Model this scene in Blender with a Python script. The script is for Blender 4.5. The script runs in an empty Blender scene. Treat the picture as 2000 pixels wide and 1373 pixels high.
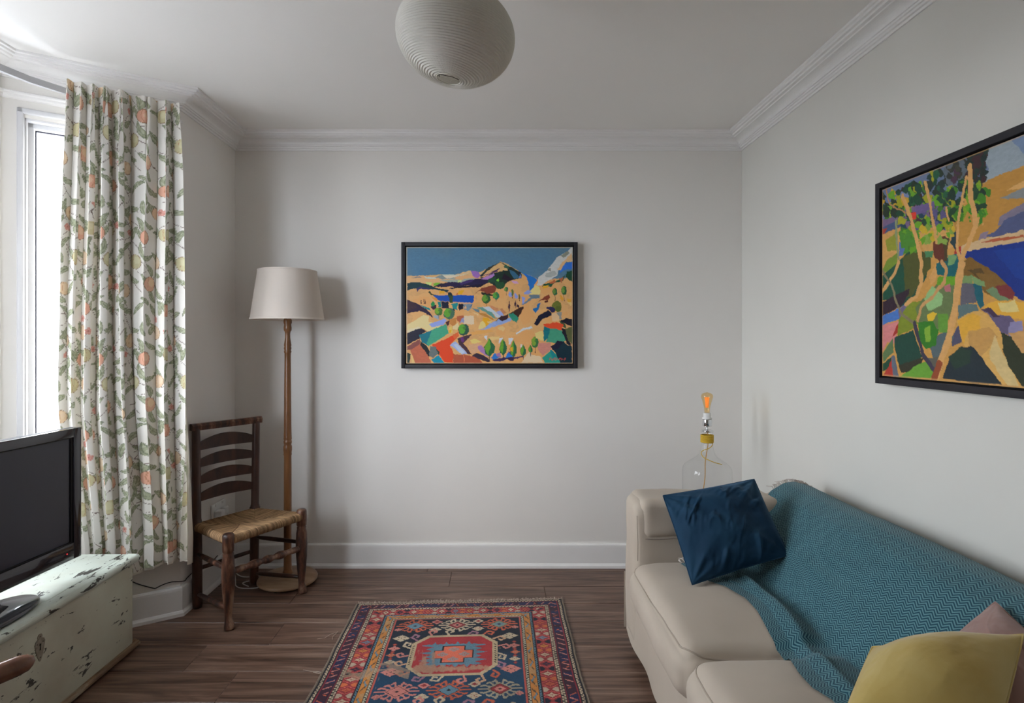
import bpy, bmesh, math, random
import numpy as np
from mathutils import Vector, Matrix, noise
random.seed(7)
RNG = np.random.RandomState(11)
S = bpy.context.scene
COL = S.collection
PI = math.pi

# ---------------------------------------------------------------- camera
F, CX, CY, EYE = 1095.0, 967.0, 667.0, 1.30      # focal length, principal point (px of a 2000x1373 frame), eye height
cam_d = bpy.data.cameras.new('camera')
cam = bpy.data.objects.new('camera', cam_d)
COL.objects.link(cam)
cam.location = (0, 0, EYE)
cam.rotation_euler = (PI / 2, 0, 0)
cam_d.sensor_width = 36.0
cam_d.lens = 36.0 * F / 2000.0
cam_d.shift_x = (1000.0 - CX) / 2000.0
cam_d.shift_y = -(686.5 - CY) / 2000.0
cam_d.clip_start = 0.05
S.camera = cam

# ---------------------------------------------------------------- world, daylight, exposure
SKY_STRENGTH = 9.0
w = bpy.data.worlds.new('sky'); S.world = w; w.use_nodes = True
nt = w.node_tree; nt.nodes.clear()
wo = nt.nodes.new('ShaderNodeOutputWorld'); bg = nt.nodes.new('ShaderNodeBackground')
tc = nt.nodes.new('ShaderNodeTexCoord'); nz = nt.nodes.new('ShaderNodeTexNoise')
rp = nt.nodes.new('ShaderNodeValToRGB')
nz.inputs['Scale'].default_value = 2.2; nz.inputs['Detail'].default_value = 5
rp.color_ramp.elements[0].color = (0.76, 0.86, 1.0, 1); rp.color_ramp.elements[0].position = 0.3
rp.color_ramp.elements[1].color = (0.96, 0.985, 1.0, 1); rp.color_ramp.elements[1].position = 0.7
nt.links.new(tc.outputs['Generated'], nz.inputs['Vector']); nt.links.new(nz.outputs['Fac'], rp.inputs['Fac'])
nt.links.new(rp.outputs['Color'], bg.inputs['Color']); bg.inputs['Strength'].default_value = SKY_STRENGTH
nt.links.new(bg.outputs['Background'], wo.inputs['Surface'])
S.view_settings.view_transform = 'Standard'; S.view_settings.look = 'None'
S.view_settings.gamma = 1.0; S.view_settings.use_curve_mapping = False
S.view_settings.exposure = 1.22
S.cycles.use_denoising = True
S.cycles.max_bounces = 12; S.cycles.diffuse_bounces = 7; S.cycles.glossy_bounces = 4
S.cycles.transmission_bounces = 8; S.cycles.transparent_max_bounces = 12
S.cycles.sample_clamp_indirect = 6.0
S.cycles.caustics_reflective = False; S.cycles.caustics_refractive = False

# room plan, inner faces (x right, y away from the camera, z up)
PBR = (1.424, 3.235); PBL = (-1.5, 3.235); PA = (-1.5, 2.67); PB = (-2.05, 2.326)
PC = (-2.05, 1.20); PD = (-1.5, 0.856); PFL = (-1.5, -1.9); PFR = (1.424, -1.9)
CEIL = 2.48
SILL, HEAD = 0.68, 2.245

def portal(name, A, B, t0, t1, z0, z1):
    A, B = Vector(A), Vector(B); u = (B - A).normalized()
    n = Vector((-u.y, u.x))
    c = A + u * (t0 + t1) / 2 - n * 0.30
    ld = bpy.data.lights.new(name, 'AREA'); ld.shape = 'RECTANGLE'
    ld.size = (t1 - t0) + .06; ld.size_y = (z1 - z0) + .06; ld.cycles.is_portal = True
    o = bpy.data.objects.new(name, ld); COL.objects.link(o)
    o.location = (c.x, c.y, (z0 + z1) / 2)
    d = Vector((n.x, n.y, 0))
    o.rotation_euler = d.to_track_quat('-Z', 'Y').to_euler()
LAB = (Vector(PB) - Vector(PA)).length
LBC = (Vector(PC) - Vector(PB)).length
WIN = [('window_1', PA, PB, .075, .576), ('window_2', PB, PC, .09, LBC - .09), ('window_3', PC, PD, LAB - .576, LAB - .075)]
for n_, A_, B_, t0_, t1_ in WIN:
    portal('daylight_portal', A_, B_, t0_, t1_, SILL, HEAD)

# ---------------------------------------------------------------- helpers
def at(px, py, d): return Vector(((px - CX) / F * d, d, EYE - (py - CY) / F * d))
def at_z(px, py, z): return at(px, py, F * (EYE - z) / (py - CY))
def at_x(px, py, x): return at(px, py, F * x / (px - CX))

def s2l(c):
    c = np.asarray(c, float) / 255.0
    return np.where(c <= .04045, c / 12.92, ((c + .055) / 1.055) ** 2.4)
def lin(c, k=1.0, lo=.004, hi=.9):
    v = np.clip(s2l(c) / k, lo, hi)
    return (float(v[0]), float(v[1]), float(v[2]), 1.0)

def root_of(o):
    while o.parent: o = o.parent
    return o
def link(name, me, parent=None, kind=None):
    o = bpy.data.objects.new(name, me); COL.objects.link(o)
    if parent is not None:
        o.parent = parent
    if kind: o['kind'] = kind
    return o
def tag(o, label=None, cat=None, group=None, kind=None):
    if label: o['label'] = label
    if cat: o['category'] = cat
    if group: o['group'] = group
    if kind: o['kind'] = kind
    return o
def thing(name, loc, label, cat, group=None):
    o = bpy.data.objects.new(name, None); COL.objects.link(o); o.location = loc
    o.empty_display_size = .1
    return tag(o, label, cat, group)

class MB:
    """collects geometry in world coordinates; build() links it as one mesh, relative to the thing it belongs to"""
    def __init__(s): s.v = []; s.f = []; s.sm = []
    def add(s, vs, fs, smooth=False):
        b = len(s.v); s.v += [tuple(p) for p in vs]
        s.f += [tuple(i + b for i in f) for f in fs]; s.sm += [smooth] * len(fs); return s
    def bm(s, bmm, smooth=False):
        bmm.verts.index_update()
        s.add([v.co for v in bmm.verts], [[v.index for v in f.verts] for f in bmm.faces], smooth); bmm.free(); return s
    def box(s, lo, hi, bev=0.0, seg=2, M=None):
        b = bmesh.new(); bmesh.ops.create_cube(b, size=1.0)
        lo, hi = Vector(lo), Vector(hi)
        for v in b.verts:
            v.co = Vector(((lo[i] + hi[i]) / 2 + v.co[i] * (hi[i] - lo[i]) for i in range(3)))
        if bev > 0: bmesh.ops.bevel(b, geom=b.edges[:], offset=bev, segments=seg, profile=.5, affect='EDGES')
        if M is not None: bmesh.ops.transform(b, matrix=M, verts=b.verts)
        return s.bm(b, bev > 0 and seg > 1)
    def tube(s, pts, r, n=10, cap=True, smooth=True):
        pts = [Vector(p) for p in pts]; m = len(pts)
        rs = [r] * m if not hasattr(r, '__len__') else list(r)
        vs, fs = [], []; up = None
        for i, p in enumerate(pts):
            t = (pts[min(i + 1, m - 1)] - pts[max(i - 1, 0)])
            if t.length < 1e-9: t = Vector((0, 0, 1))
            t.normalize()
            if up is None:
                up = Vector((0, 0, 1)) if abs(t.z) < .9 else Vector((1, 0, 0))
            a = up - t * up.dot(t)
            if a.length < 1e-6: a = t.orthogonal()
            a.normalize(); up = a; b = t.cross(a)
            for k in range(n):
                q = 2 * PI * k / n
                vs.append(p + (a * math.cos(q) + b * math.sin(q)) * rs[i])
        for i in range(m - 1):
            for k in range(n):
                k2 = (k + 1) % n
                fs.append((i * n + k, i * n + k2, (i + 1) * n + k2, (i + 1) * n + k))
        if cap:
            fs.append(tuple(range(n - 1, -1, -1))); fs.append(tuple((m - 1) * n + k for k in range(n)))
        return s.add(vs, fs, smooth)
    def lathe(s, prof, c=(0, 0), n=40, smooth=True, cap=True, M=None):
        vs, fs = [], []; m = len(prof)
        for (r, z) in prof:
            for k in range(n):
                q = 2 * PI * k / n
                p = Vector((r * math.cos(q), r * math.sin(q), z))
                if M is not None: p = M @ p
                else: p = Vector((p.x + c[0], p.y + c[1], p.z))
                vs.append(p)
        for i in range(m - 1):
            for k in range(n):
                k2 = (k + 1) % n
                fs.append((i * n + k, i * n + k2, (i + 1) * n + k2, (i + 1) * n + k))
        if cap:
            fs.append(tuple(range(n - 1, -1, -1))); fs.append(tuple((m - 1) * n + k for k in range(n)))
        return s.add(vs, fs, smooth)
    def prism(s, poly, axis, a, b, smooth=False):
        """polygon in the two other axes, extruded along axis from a to b"""
        def P(u, v, w_):
            return {0: (w_, u, v), 1: (u, w_, v), 2: (u, v, w_)}[axis]
        n = len(poly)
        vs = [P(u, v, a) for u, v in poly] + [P(u, v, b) for u, v in poly]
        fs = [(i, (i + 1) % n, n + (i + 1) % n, n + i) for i in range(n)]
        fs += [tuple(range(n - 1, -1, -1)), tuple(range(n, 2 * n))]
        return s.add(vs, fs, smooth)
    def ball(s, c, r, sub=2, sc=(1, 1, 1)):
        b = bmesh.new(); bmesh.ops.create_icosphere(b, subdivisions=sub, radius=r)
        for v in b.verts: v.co = Vector((v.co.x * sc[0] + c[0], v.co.y * sc[1] + c[1], v.co.z * sc[2] + c[2]))
        return s.bm(b, True)
    def build(s, name, mat=None, parent=None, kind=None, shade=None):
        me = bpy.data.meshes.new(name)
        off = root_of(parent).location if parent is not None else Vector((0, 0, 0))
        me.from_pydata([(p[0] - off.x, p[1] - off.y, p[2] - off.z) for p in s.v], [], s.f)
        if shade is None: me.polygons.foreach_set('use_smooth', s.sm)
        else: me.polygons.foreach_set('use_smooth', [shade] * len(s.f))
        b = bmesh.new(); b.from_mesh(me); bmesh.ops.recalc_face_normals(b, faces=b.faces); b.to_mesh(me); b.free()
        me.update()
        if mat: me.materials.append(mat)
        return link(name, me, parent, kind)

def solo(mb, name, mat, label, cat, group=None):
    """a thing that is one mesh; origin at the middle of its base"""
    P = np.array(mb.v); lo, hi = P.min(0), P.max(0)
    c = Vector(((lo[0] + hi[0]) / 2, (lo[1] + hi[1]) / 2, lo[2]))
    mb.v = [(p[0] - c.x, p[1] - c.y, p[2] - c.z) for p in mb.v]
    o = mb.build(name, mat); o.location = c
    return tag(o, label, cat, group)

def grid(name, P, mat, parent=None, col=None, uv=None, smooth=True, kind=None, wrap=False):
    """P: (h, w, 3) array of world positions"""
    h, w_, _ = P.shape
    off = np.array(root_of(parent).location) if parent is not None else np.zeros(3)
    me = bpy.data.meshes.new(name)
    idx = np.arange(h * w_).reshape(h, w_)
    if wrap: idx = np.concatenate([idx, idx[:, :1]], 1)
    q = np.stack([idx[:-1, :-1], idx[:-1, 1:], idx[1:, 1:], idx[1:, :-1]], -1).reshape(-1, 4)
    nf = len(q)
    me.vertices.add(h * w_); me.vertices.foreach_set('co', (P.reshape(-1, 3) - off).astype(np.float32).ravel())
    me.loops.add(nf * 4); me.loops.foreach_set('vertex_index', q.astype(np.int32).ravel())
    me.polygons.add(nf); me.polygons.foreach_set('loop_start', (np.arange(nf) * 4).astype(np.int32))
    me.polygons.foreach_set('loop_total', np.full(nf, 4, np.int32))
    me.polygons.foreach_set('use_smooth', np.full(nf, smooth))
    me.update(calc_edges=True)
    if col is not None:
        ca = me.color_attributes.new('paint', 'FLOAT_COLOR', 'POINT')
        c4 = np.ones((h * w_, 4), np.float32); c4[:, :3] = col.reshape(-1, 3)
        ca.data.foreach_set('color', c4.ravel())
    if uv is not None:
        ul = me.uv_layers.new(name='cloth')
        ul.data.foreach_set('uv', uv.reshape(-1, 2)[q.ravel()].astype(np.float32).ravel())
    me.validate()
    if mat: me.materials.append(mat)
    return link(name, me, parent, kind)

# ---------------------------------------------------------------- materials
def mat(name, color=(.8, .8, .8, 1), rough=.6, metal=0.0, **kw):
    m = bpy.data.materials.new(name); m.use_nodes = True
    b = m.node_tree.nodes['Principled BSDF']
    b.inputs['Base Color'].default_value = color
    b.inputs['Roughness'].default_value = rough; b.inputs['Metallic'].default_value = metal
    for k, v in kw.items():
        b.inputs[k.replace('_', ' ')].default_value = v
    return m
def nodes(m): return m.node_tree, m.node_tree.nodes['Principled BSDF']
def N(t, kind, **kw):
    n = t.nodes.new(kind)
    for k, v in kw.items():
        if k in n.inputs: n.inputs[k].default_value = v
        else: setattr(n, k, v)
    return n
def coords(t, scale=(1, 1, 1), rnd=False, which='Object'):
    tc = N(t, 'ShaderNodeTexCoord'); mp = N(t, 'ShaderNodeMapping'); mp.inputs['Scale'].default_value = scale
    src = tc.outputs[which]
    if rnd:
        oi = N(t, 'ShaderNodeObjectInfo'); mu = N(t, 'ShaderNodeMath', operation='MULTIPLY'); mu.inputs[1].default_value = 37.0
        t.links.new(oi.outputs['Random'], mu.inputs[0])
        ad = N(t, 'ShaderNodeVectorMath', operation='ADD')
        t.links.new(src, ad.inputs[0]); t.links.new(mu.outputs[0], ad.inputs[1]); src = ad.outputs[0]
    t.links.new(src, mp.inputs['Vector']); return mp.outputs['Vector']
def ramp(t, src, stops):
    r = N(t, 'ShaderNodeValToRGB'); e = r.color_ramp.elements
    while len(e) < len(stops): e.new(.5)
    for i, (p, c) in enumerate(stops): e[i].position = p; e[i].color = c
    t.links.new(src, r.inputs['Fac']); return r.outputs['Color']
def bump(t, b, src, strength=.3, dist=.002):
    bp = N(t, 'ShaderNodeBump'); bp.inputs['Strength'].default_value = strength; bp.inputs['Distance'].default_value = dist
    t.links.new(src, bp.inputs['Height']); t.links.new(bp.outputs['Normal'], b.inputs['Normal'])
def noisy(name, c1, c2, scale=8, rough=.6, stretch=(1, 1, 1), bstr=.15, bdist=.001, bscale=None, **kw):
    m = mat(name, c1, rough, **kw); t, b = nodes(m)
    v = coords(t, stretch)
    n = N(t, 'ShaderNodeTexNoise', Scale=scale, Detail=6.0); t.links.new(v, n.inputs['Vector'])
    t.links.new(ramp(t, n.outputs['Fac'], [(.3, c1), (.7, c2)]), b.inputs['Base Color'])
    if bstr:
        n2 = N(t, 'ShaderNodeTexNoise', Scale=bscale or scale * 4, Detail=4.0); t.links.new(v, n2.inputs['Vector'])
        bump(t, b, n2.outputs['Fac'], bstr, bdist)
    return m
def painted(name, rough=.7, bstr=.0, spec=.5):
    """colour from the mesh's own paint attribute"""
    m = mat(name, rough=rough); t, b = nodes(m)
    a = N(t, 'ShaderNodeVertexColor', layer_name='paint'); t.links.new(a.outputs['Color'], b.inputs['Base Color'])
    b.inputs['Specular IOR Level'].default_value = spec
    if bstr:
        v = coords(t); n = N(t, 'ShaderNodeTexNoise', Scale=260.0, Detail=3.0); t.links.new(v, n.inputs['Vector'])
        bump(t, b, n.outputs['Fac'], bstr, .001)
    return m

def wood(name, dark, mid, light, stretch=(1, 1, 1), scale=6, rough=.4, rnd=True, bstr=.1, **kw):
    m = mat(name, mid, rough, **kw); t, b = nodes(m)
    v = coords(t, stretch, rnd)
    n = N(t, 'ShaderNodeTexNoise', Scale=scale, Detail=8.0, Roughness=.62, Distortion=.6); t.links.new(v, n.inputs['Vector'])
    t.links.new(ramp(t, n.outputs['Fac'], [(.28, dark), (.48, mid), (.72, light)]), b.inputs['Base Color'])
    bump(t, b, n.outputs['Fac'], bstr, .001)
    return m

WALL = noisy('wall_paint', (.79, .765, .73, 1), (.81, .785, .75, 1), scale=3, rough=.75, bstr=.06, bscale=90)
WALLR = noisy('wall_paint_falloff', (.69, .68, .635, 1), (.71, .70, .655, 1), scale=3, rough=.75, bstr=.06, bscale=90)  # right wall: wall paint darkened evenly, the falloff of daylight put into its colour
CEILM = noisy('ceiling_paint', (.85, .835, .81, 1), (.87, .85, .825, 1), scale=2, rough=.85, bstr=.04, bscale=60)
TRIM = noisy('trim_paint', (.83, .82, .81, 1), (.86, .85, .84, 1), scale=5, rough=.42, bstr=.05, bscale=40)

def vn(X, Y, sc, seed=0):
    """smooth value noise in 0..1"""
    r = np.random.RandomState(seed).rand(256, 256)
    x, y = X * sc, Y * sc
    xi, yi = np.floor(x).astype(int), np.floor(y).astype(int)
    fx, fy = x - xi, y - yi
    fx, fy = fx * fx * (3 - 2 * fx), fy * fy * (3 - 2 * fy)
    g = lambda i, j: r[i % 256, j % 256]
    return (g(xi, yi) * (1 - fx) * (1 - fy) + g(xi + 1, yi) * fx * (1 - fy) + g(xi, yi + 1) * (1 - fx) * fy + g(xi + 1, yi + 1) * fx * fy)
def fbm(X, Y, sc, seed=0, o=4):
    s_ = 0; a = .5
    for i in range(o): s_ = s_ + a * vn(X, Y, sc * 2 ** i, seed + i); a *= .5
    return s_ / (1 - .5 ** o)

class Ras:
    """paints flat colour shapes on a point grid (used for print and paint on real surfaces)"""
    def __init__(s, X, Y, bg, jit=0, jsc=1, seed=3):
        s.X0, s.Y0 = X, Y
        s.X = X + (fbm(X, Y, jsc, seed) - .5) * jit; s.Y = Y + (fbm(X, Y, jsc, seed + 9) - .5) * jit
        s.m = jit + 1e-6
        s.c = np.zeros(X.shape + (3,)); s.c[:] = s2l(bg)
    def put(s, mask, col, a=1.0):
        s.c[mask] = s.c[mask] * (1 - a) + s2l(col) * a
    def sub(s, x0, x1, y0, y1):
        return np.nonzero((s.X > x0) & (s.X < x1) & (s.Y > y0) & (s.Y < y1))
    def poly(s, pts, col, a=1.0):
        P = np.array(pts, float)
        ij = s.sub(P[:, 0].min(), P[:, 0].max(), P[:, 1].min(), P[:, 1].max())
        if len(ij[0]) == 0: return
        x, y = s.X[ij], s.Y[ij]; ins = np.zeros(len(x), bool); n = len(P)
        for i in range(n):
            x1, y1 = P[i]; x2, y2 = P[(i + 1) % n]
            if y1 == y2: continue
            c = ((y1 > y) != (y2 > y)) & (x < (x2 - x1) * (y - y1) / (y2 - y1) + x1)
            ins ^= c
        k = (ij[0][ins], ij[1][ins]); s.put(k, col, a)
    def ell(s, cx, cy, rx, ry, col, ang=0, a=1.0):
        R = max(rx, ry); ij = s.sub(cx - R, cx + R, cy - R, cy + R)
        if len(ij[0]) == 0: return
        dx, dy = s.X[ij] - cx, s.Y[ij] - cy; ca, sa = math.cos(ang), math.sin(ang)
        u, v = (dx * ca + dy * sa) / rx, (-dx * sa + dy * ca) / ry
        k = u * u + v * v < 1; s.put((ij[0][k], ij[1][k]), col, a)
    def line(s, pts, wd, col, a=1.0):
        pts = [tuple(p) for p in pts]; W = list(wd) if hasattr(wd, '__len__') else [wd] * len(pts)
        for i in range(len(pts) - 1):
            (x1, y1), (x2, y2) = pts[i], pts[i + 1]; h = max(W[i], W[i + 1]) / 2
            ij = s.sub(min(x1, x2) - h, max(x1, x2) + h, min(y1, y2) - h, max(y1, y2) + h)
            if len(ij[0]) == 0: continue
            x, y = s.X[ij], s.Y[ij]; L = (x2 - x1) ** 2 + (y2 - y1) ** 2 + 1e-12
            t = np.clip(((x - x1) * (x2 - x1) + (y - y1) * (y2 - y1)) / L, 0, 1)
            d = np.hypot(x - x1 - t * (x2 - x1), y - y1 - t * (y2 - y1))
            k = d < (W[i] + (W[i + 1] - W[i]) * t) / 2; s.put((ij[0][k], ij[1][k]), col, a)

def softbox(lo, hi, r, n=(16, 16, 6), crown=0.0, wr=0.0, wsc=6.0, seed=0, side=0.0):
    """rounded, slightly stuffed box as verts, faces"""
    b = bmesh.new(); bmesh.ops.create_cube(b, size=2.0)
    ed = {0: [], 1: [], 2: []}
    for e in b.edges:
        d = e.verts[0].co - e.verts[1].co; ax = max(range(3), key=lambda i: abs(d[i])); ed[ax].append(e)
    b.free()
    nx, ny, nz_ = n
    vs = {}; V = []; Fc = []
    def vid(i, j, k):
        key = (i, j, k)
        if key not in vs: vs[key] = len(V); V.append((i / nx * 2 - 1, j / ny * 2 - 1, k / nz_ * 2 - 1))
        return vs[key]
    for i in range(nx):
        for j in range(ny):
            Fc.append((vid(i, j, 0), vid(i, j + 1, 0), vid(i + 1, j + 1, 0), vid(i + 1, j, 0)))
            Fc.append((vid(i, j, nz_), vid(i + 1, j, nz_), vid(i + 1, j + 1, nz_), vid(i, j + 1, nz_)))
    for i in range(nx):
        for k in range(nz_):
            Fc.append((vid(i, 0, k), vid(i + 1, 0, k), vid(i + 1, 0, k + 1), vid(i, 0, k + 1)))
            Fc.append((vid(i, ny, k), vid(i, ny, k + 1), vid(i + 1, ny, k + 1), vid(i + 1, ny, k)))
    for j in range(ny):
        for k in range(nz_):
            Fc.append((vid(0, j, k), vid(0, j, k + 1), vid(0, j + 1, k + 1), vid(0, j + 1, k)))
            Fc.append((vid(nx, j, k), vid(nx, j + 1, k), vid(nx, j + 1, k + 1), vid(nx, j, k + 1)))
    h = [(hi[i] - lo[i]) / 2 for i in range(3)]; c = [(hi[i] + lo[i]) / 2 for i in range(3)]
    out = []
    for p in V:
        # concentrate vertices towards the edges
        q = [math.copysign(1 - (1 - abs(x)) ** 1.3, x) * h[i] for i, x in enumerate(p)]
        inn = [max(-(h[i] - r), min(h[i] - r, q[i])) for i in range(3)]
        d = Vector([q[i] - inn[i] for i in range(3)])
        if d.length > 1e-9:
            m_ = max(abs(x) for x in d); d = d.normalized() * m_ if m_ > 0 else d
        P = Vector([inn[i] + d[i] for i in range(3)])
        u, v, w_ = p
        if crown: P.z += (1 if p[2] > 0 else -.3) * crown * (1 - u ** 4) * (1 - v ** 4) * abs(w_)
        if side:
            P.x += side * u * (1 - v ** 2) * (1 - w_ ** 2) ; P.y += side * v * (1 - u ** 2) * (1 - w_ ** 2)
        Q = Vector((P.x + c[0], P.y + c[1], P.z + c[2]))
        if wr:
            nn = Vector(p).normalized()
            Q += nn * wr * (noise.fractal(Q * wsc + Vector((seed, 0, 0)), 1.0, 2.0, 3))
        out.append(Q)
    return out, Fc
# ================================================================ structure
def wall(name, A, B, z0, z1, thick, openings=(), mat_=WALL):
    """wall whose inner face runs from A to B with the room on its left; openings: (t0, t1, z0, z1)"""
    A, B = Vector(A), Vector(B); L = (B - A).length; u = (B - A) / L; n = Vector((-u.y, u.x))
    ts = sorted({0, L} | {t for o in openings for t in o[:2]}); zs = sorted({z0, z1} | {z for o in openings for z in o[2:]})
    m = MB()
    for i in range(len(ts) - 1):
        for j in range(len(zs) - 1):
            a, b, c, d = ts[i], ts[i + 1], zs[j], zs[j + 1]
            if any(o[0] <= a and b <= o[1] and o[2] <= c and d <= o[3] for o in openings): continue
            p, q = A + u * a, A + u * b; p2, q2 = p - n * thick, q - n * thick
            m.add([(p.x, p.y, c), (q.x, q.y, c), (q2.x, q2.y, c), (p2.x, p2.y, c), (p.x, p.y, d), (q.x, q.y, d), (q2.x, q2.y, d), (p2.x, p2.y, d)],
                  [(0, 1, 2, 3), (4, 5, 6, 7), (0, 1, 5, 4), (1, 2, 6, 5), (2, 3, 7, 6), (3, 0, 4, 7)])
    return m.build(name, mat_, kind='structure')

wall('wall_back', (1.62, 3.235), (-1.7, 3.235), -.02, 2.6, .2)
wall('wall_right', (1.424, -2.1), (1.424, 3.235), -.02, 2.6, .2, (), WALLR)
wall('wall_left', PBL, PA, -.02, 2.6, .2)
wall('wall_left_near', PD, (-1.5, -2.1), -.02, 2.6, .2)
wall('wall_front', (-1.7, -1.9), (1.62, -1.9), -.02, 2.6, .2)
oz = [(t0, t1, SILL, HEAD) for _, _, _, t0, t1 in WIN]
wall('wall_bay_far', PA, PB, -.02, 2.6, .22, [oz[0]])
wall('wall_bay_front', PB, PC, -.02, 2.6, .22, [oz[1]])
wall('wall_bay_near', PC, PD, -.02, 2.6, .22, [oz[2]])
m = MB(); m.box((-2.5, -2.1, CEIL), (1.62, 3.43, CEIL + .12)); m.build('ceiling', CEILM, kind='structure')

# floor: a dark screed with walnut boards laid one by one on it
SUB = mat('subfloor', (.02, .015, .012, 1), .9)
m = MB(); m.box((-2.3, -2.0, -.06), (1.60, 3.40, -.0125)); floor = m.build('floor', SUB, kind='structure')
WAL = mat('walnut_board', rough=.42); t, b = nodes(WAL)
v = coords(t, (1, 1, 1), True)
mp1 = N(t, 'ShaderNodeMapping'); mp1.inputs['Scale'].default_value = (.75, 11, 1); t.links.new(v, mp1.inputs['Vector'])
n1 = N(t, 'ShaderNodeTexNoise', Scale=1.6, Detail=7.0, Roughness=.62, Distortion=2.0); t.links.new(mp1.outputs['Vector'], n1.inputs['Vector'])
mp2 = N(t, 'ShaderNodeMapping'); mp2.inputs['Scale'].default_value = (1.3, 105, 1); t.links.new(v, mp2.inputs['Vector'])
n2 = N(t, 'ShaderNodeTexNoise', Scale=1.0, Detail=4.0, Roughness=.6); t.links.new(mp2.outputs['Vector'], n2.inputs['Vector'])
mix = N(t, 'ShaderNodeMath', operation='MULTIPLY_ADD'); mix.inputs[1].default_value = .30
t.links.new(n2.outputs['Fac'], mix.inputs[0])
sc = N(t, 'ShaderNodeMath', operation='MULTIPLY'); sc.inputs[1].default_value = .74; t.links.new(n1.outputs['Fac'], sc.inputs[0]); t.links.new(sc.outputs[0], mix.inputs[2])
t.links.new(ramp(t, mix.outputs[0], [(.36, (.036, .018, .011, 1)), (.46, (.100, .052, .033, 1)), (.56, (.170, .098, .067, 1)), (.70, (.28, .185, .135, 1))]), b.inputs['Base Color'])
bump(t, b, n2.outputs['Fac'], .10, .0006)
b.inputs['Specular IOR Level'].default_value = .6
mesh_cache = {}
def board(x0, x1, y0, y1):
    key = (round(x1 - x0, 3), round(y1 - y0, 3))
    if key not in mesh_cache:
        L, Wd = key; mm = MB(); mm.box((0, .0009, -.0125), (L - .0012, Wd - .0009, 0), .0016, 1)
        o = mm.build('plank', WAL, floor); mesh_cache[key] = o.data
    else: o = link('plank', mesh_cache[key], floor)
    o.location = (x0, y0, 0)
PL = 1.28; ROW = .191
joints = {1: -.244, 2: .26, 3: -.62, 4: -.97, 5: .05, 6: -1.01, 7: -.40, 8: .31, 9: -.75, 10: -.1}
k = 0; ytop = 3.165 + ROW
while ytop > -2.0:
    y1 = min(ytop, 3.238); y0 = ytop - ROW
    xa, xb = (-2.06 if (y0 < 2.67 and y1 > .85) else -1.505), 1.427
    j = joints.get(k, RNG.uniform(-.6, .6)); xs = [xa, xb]; q = j
    while q < xb: xs.append(q); q += PL
    q = j - PL
    while q > xa: xs.append(q); q -= PL
    xs = sorted(x for x in xs if xa <= x <= xb)
    for a, c in zip(xs[:-1], xs[1:]):
        if c - a > .004: board(a, c, y0, y1)
    ytop -= ROW; k += 1

# mouldings swept round the room
PERIM = [PBR, PBL, PA, PB, PC, PD, PFL, PFR]
def sweep(names, prof, mat_, segs, kind='structure', smooth=False):
    n = len(PERIM); P = [Vector(p) for p in PERIM]
    def mitre(i, q):
        d1 = (P[i] - P[i - 1]).normalized(); d2 = (P[(i + 1) % n] - P[i]).normalized()
        n1, n2 = Vector((-d1.y, d1.x)), Vector((-d2.y, d2.x))
        mv = (n1 + n2) / (1 + n1.dot(n2))
        return P[i] + mv * q
    for s, nm in zip(segs, names):
        a, b_ = s, (s + 1) % n
        vs = []; m = MB()
        for (q, z) in prof:
            p, r = mitre(a, q), mitre(b_, q); vs += [(p.x, p.y, z), (r.x, r.y, z)]
        m.add(vs, [(2 * i, 2 * i + 1, 2 * i + 3, 2 * i + 2) for i in range(len(prof) - 1)], smooth)
        m.build(nm, mat_, kind=kind)
arc = [(.074 - .040 * math.sin(t_ * PI / 2), CEIL - .031 - .019 * (1 - math.cos(t_ * PI / 2))) for t_ in np.linspace(0, 1, 7)]
C_ = CEIL
corn = [(.118, C_), (.118, C_ - .009), (.110, C_ - .011), (.108, C_ - .019), (.097, C_ - .020), (.094, C_ - .026), (.080, C_ - .027), (.077, C_ - .031)] + arc + \
       [(.033, C_ - .056), (.027, C_ - .057), (.026, C_ - .063), (.019, C_ - .064), (.017, C_ - .071), (.009, C_ - .072), (.007, C_ - .080), (-.002, C_ - .080)]
names = ['trim_%d' % i for i in range(1, 9)]
sweep(names, corn, TRIM, range(8))
base = [(-.002, .137), (.010, .137), (.015, .130), (.016, .120), (.016, .026), (.020, .022), (.026, .014), (.027, 0), (-.002, 0)]
bn = ['baseboard_back', 'baseboard_left', 'baseboard_bay_far', 'baseboard_bay_front', 'baseboard_bay_near', 'baseboard_left_near', 'baseboard_front', 'baseboard_right']
sweep(bn, base, TRIM, range(8))
# picture-rail like head moulding above the bay windows
z_ = 2.315
head = [(-.002, z_ + .034), (.012, z_ + .034), (.020, z_ + .028), (.020, z_ + .022), (.014, z_ + .018), (.014, z_ + .010), (.010, z_ + .004), (-.002, z_)]
sweep(['trim_9', 'trim_10', 'trim_11'], head, TRIM, [2, 3, 4])

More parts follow.
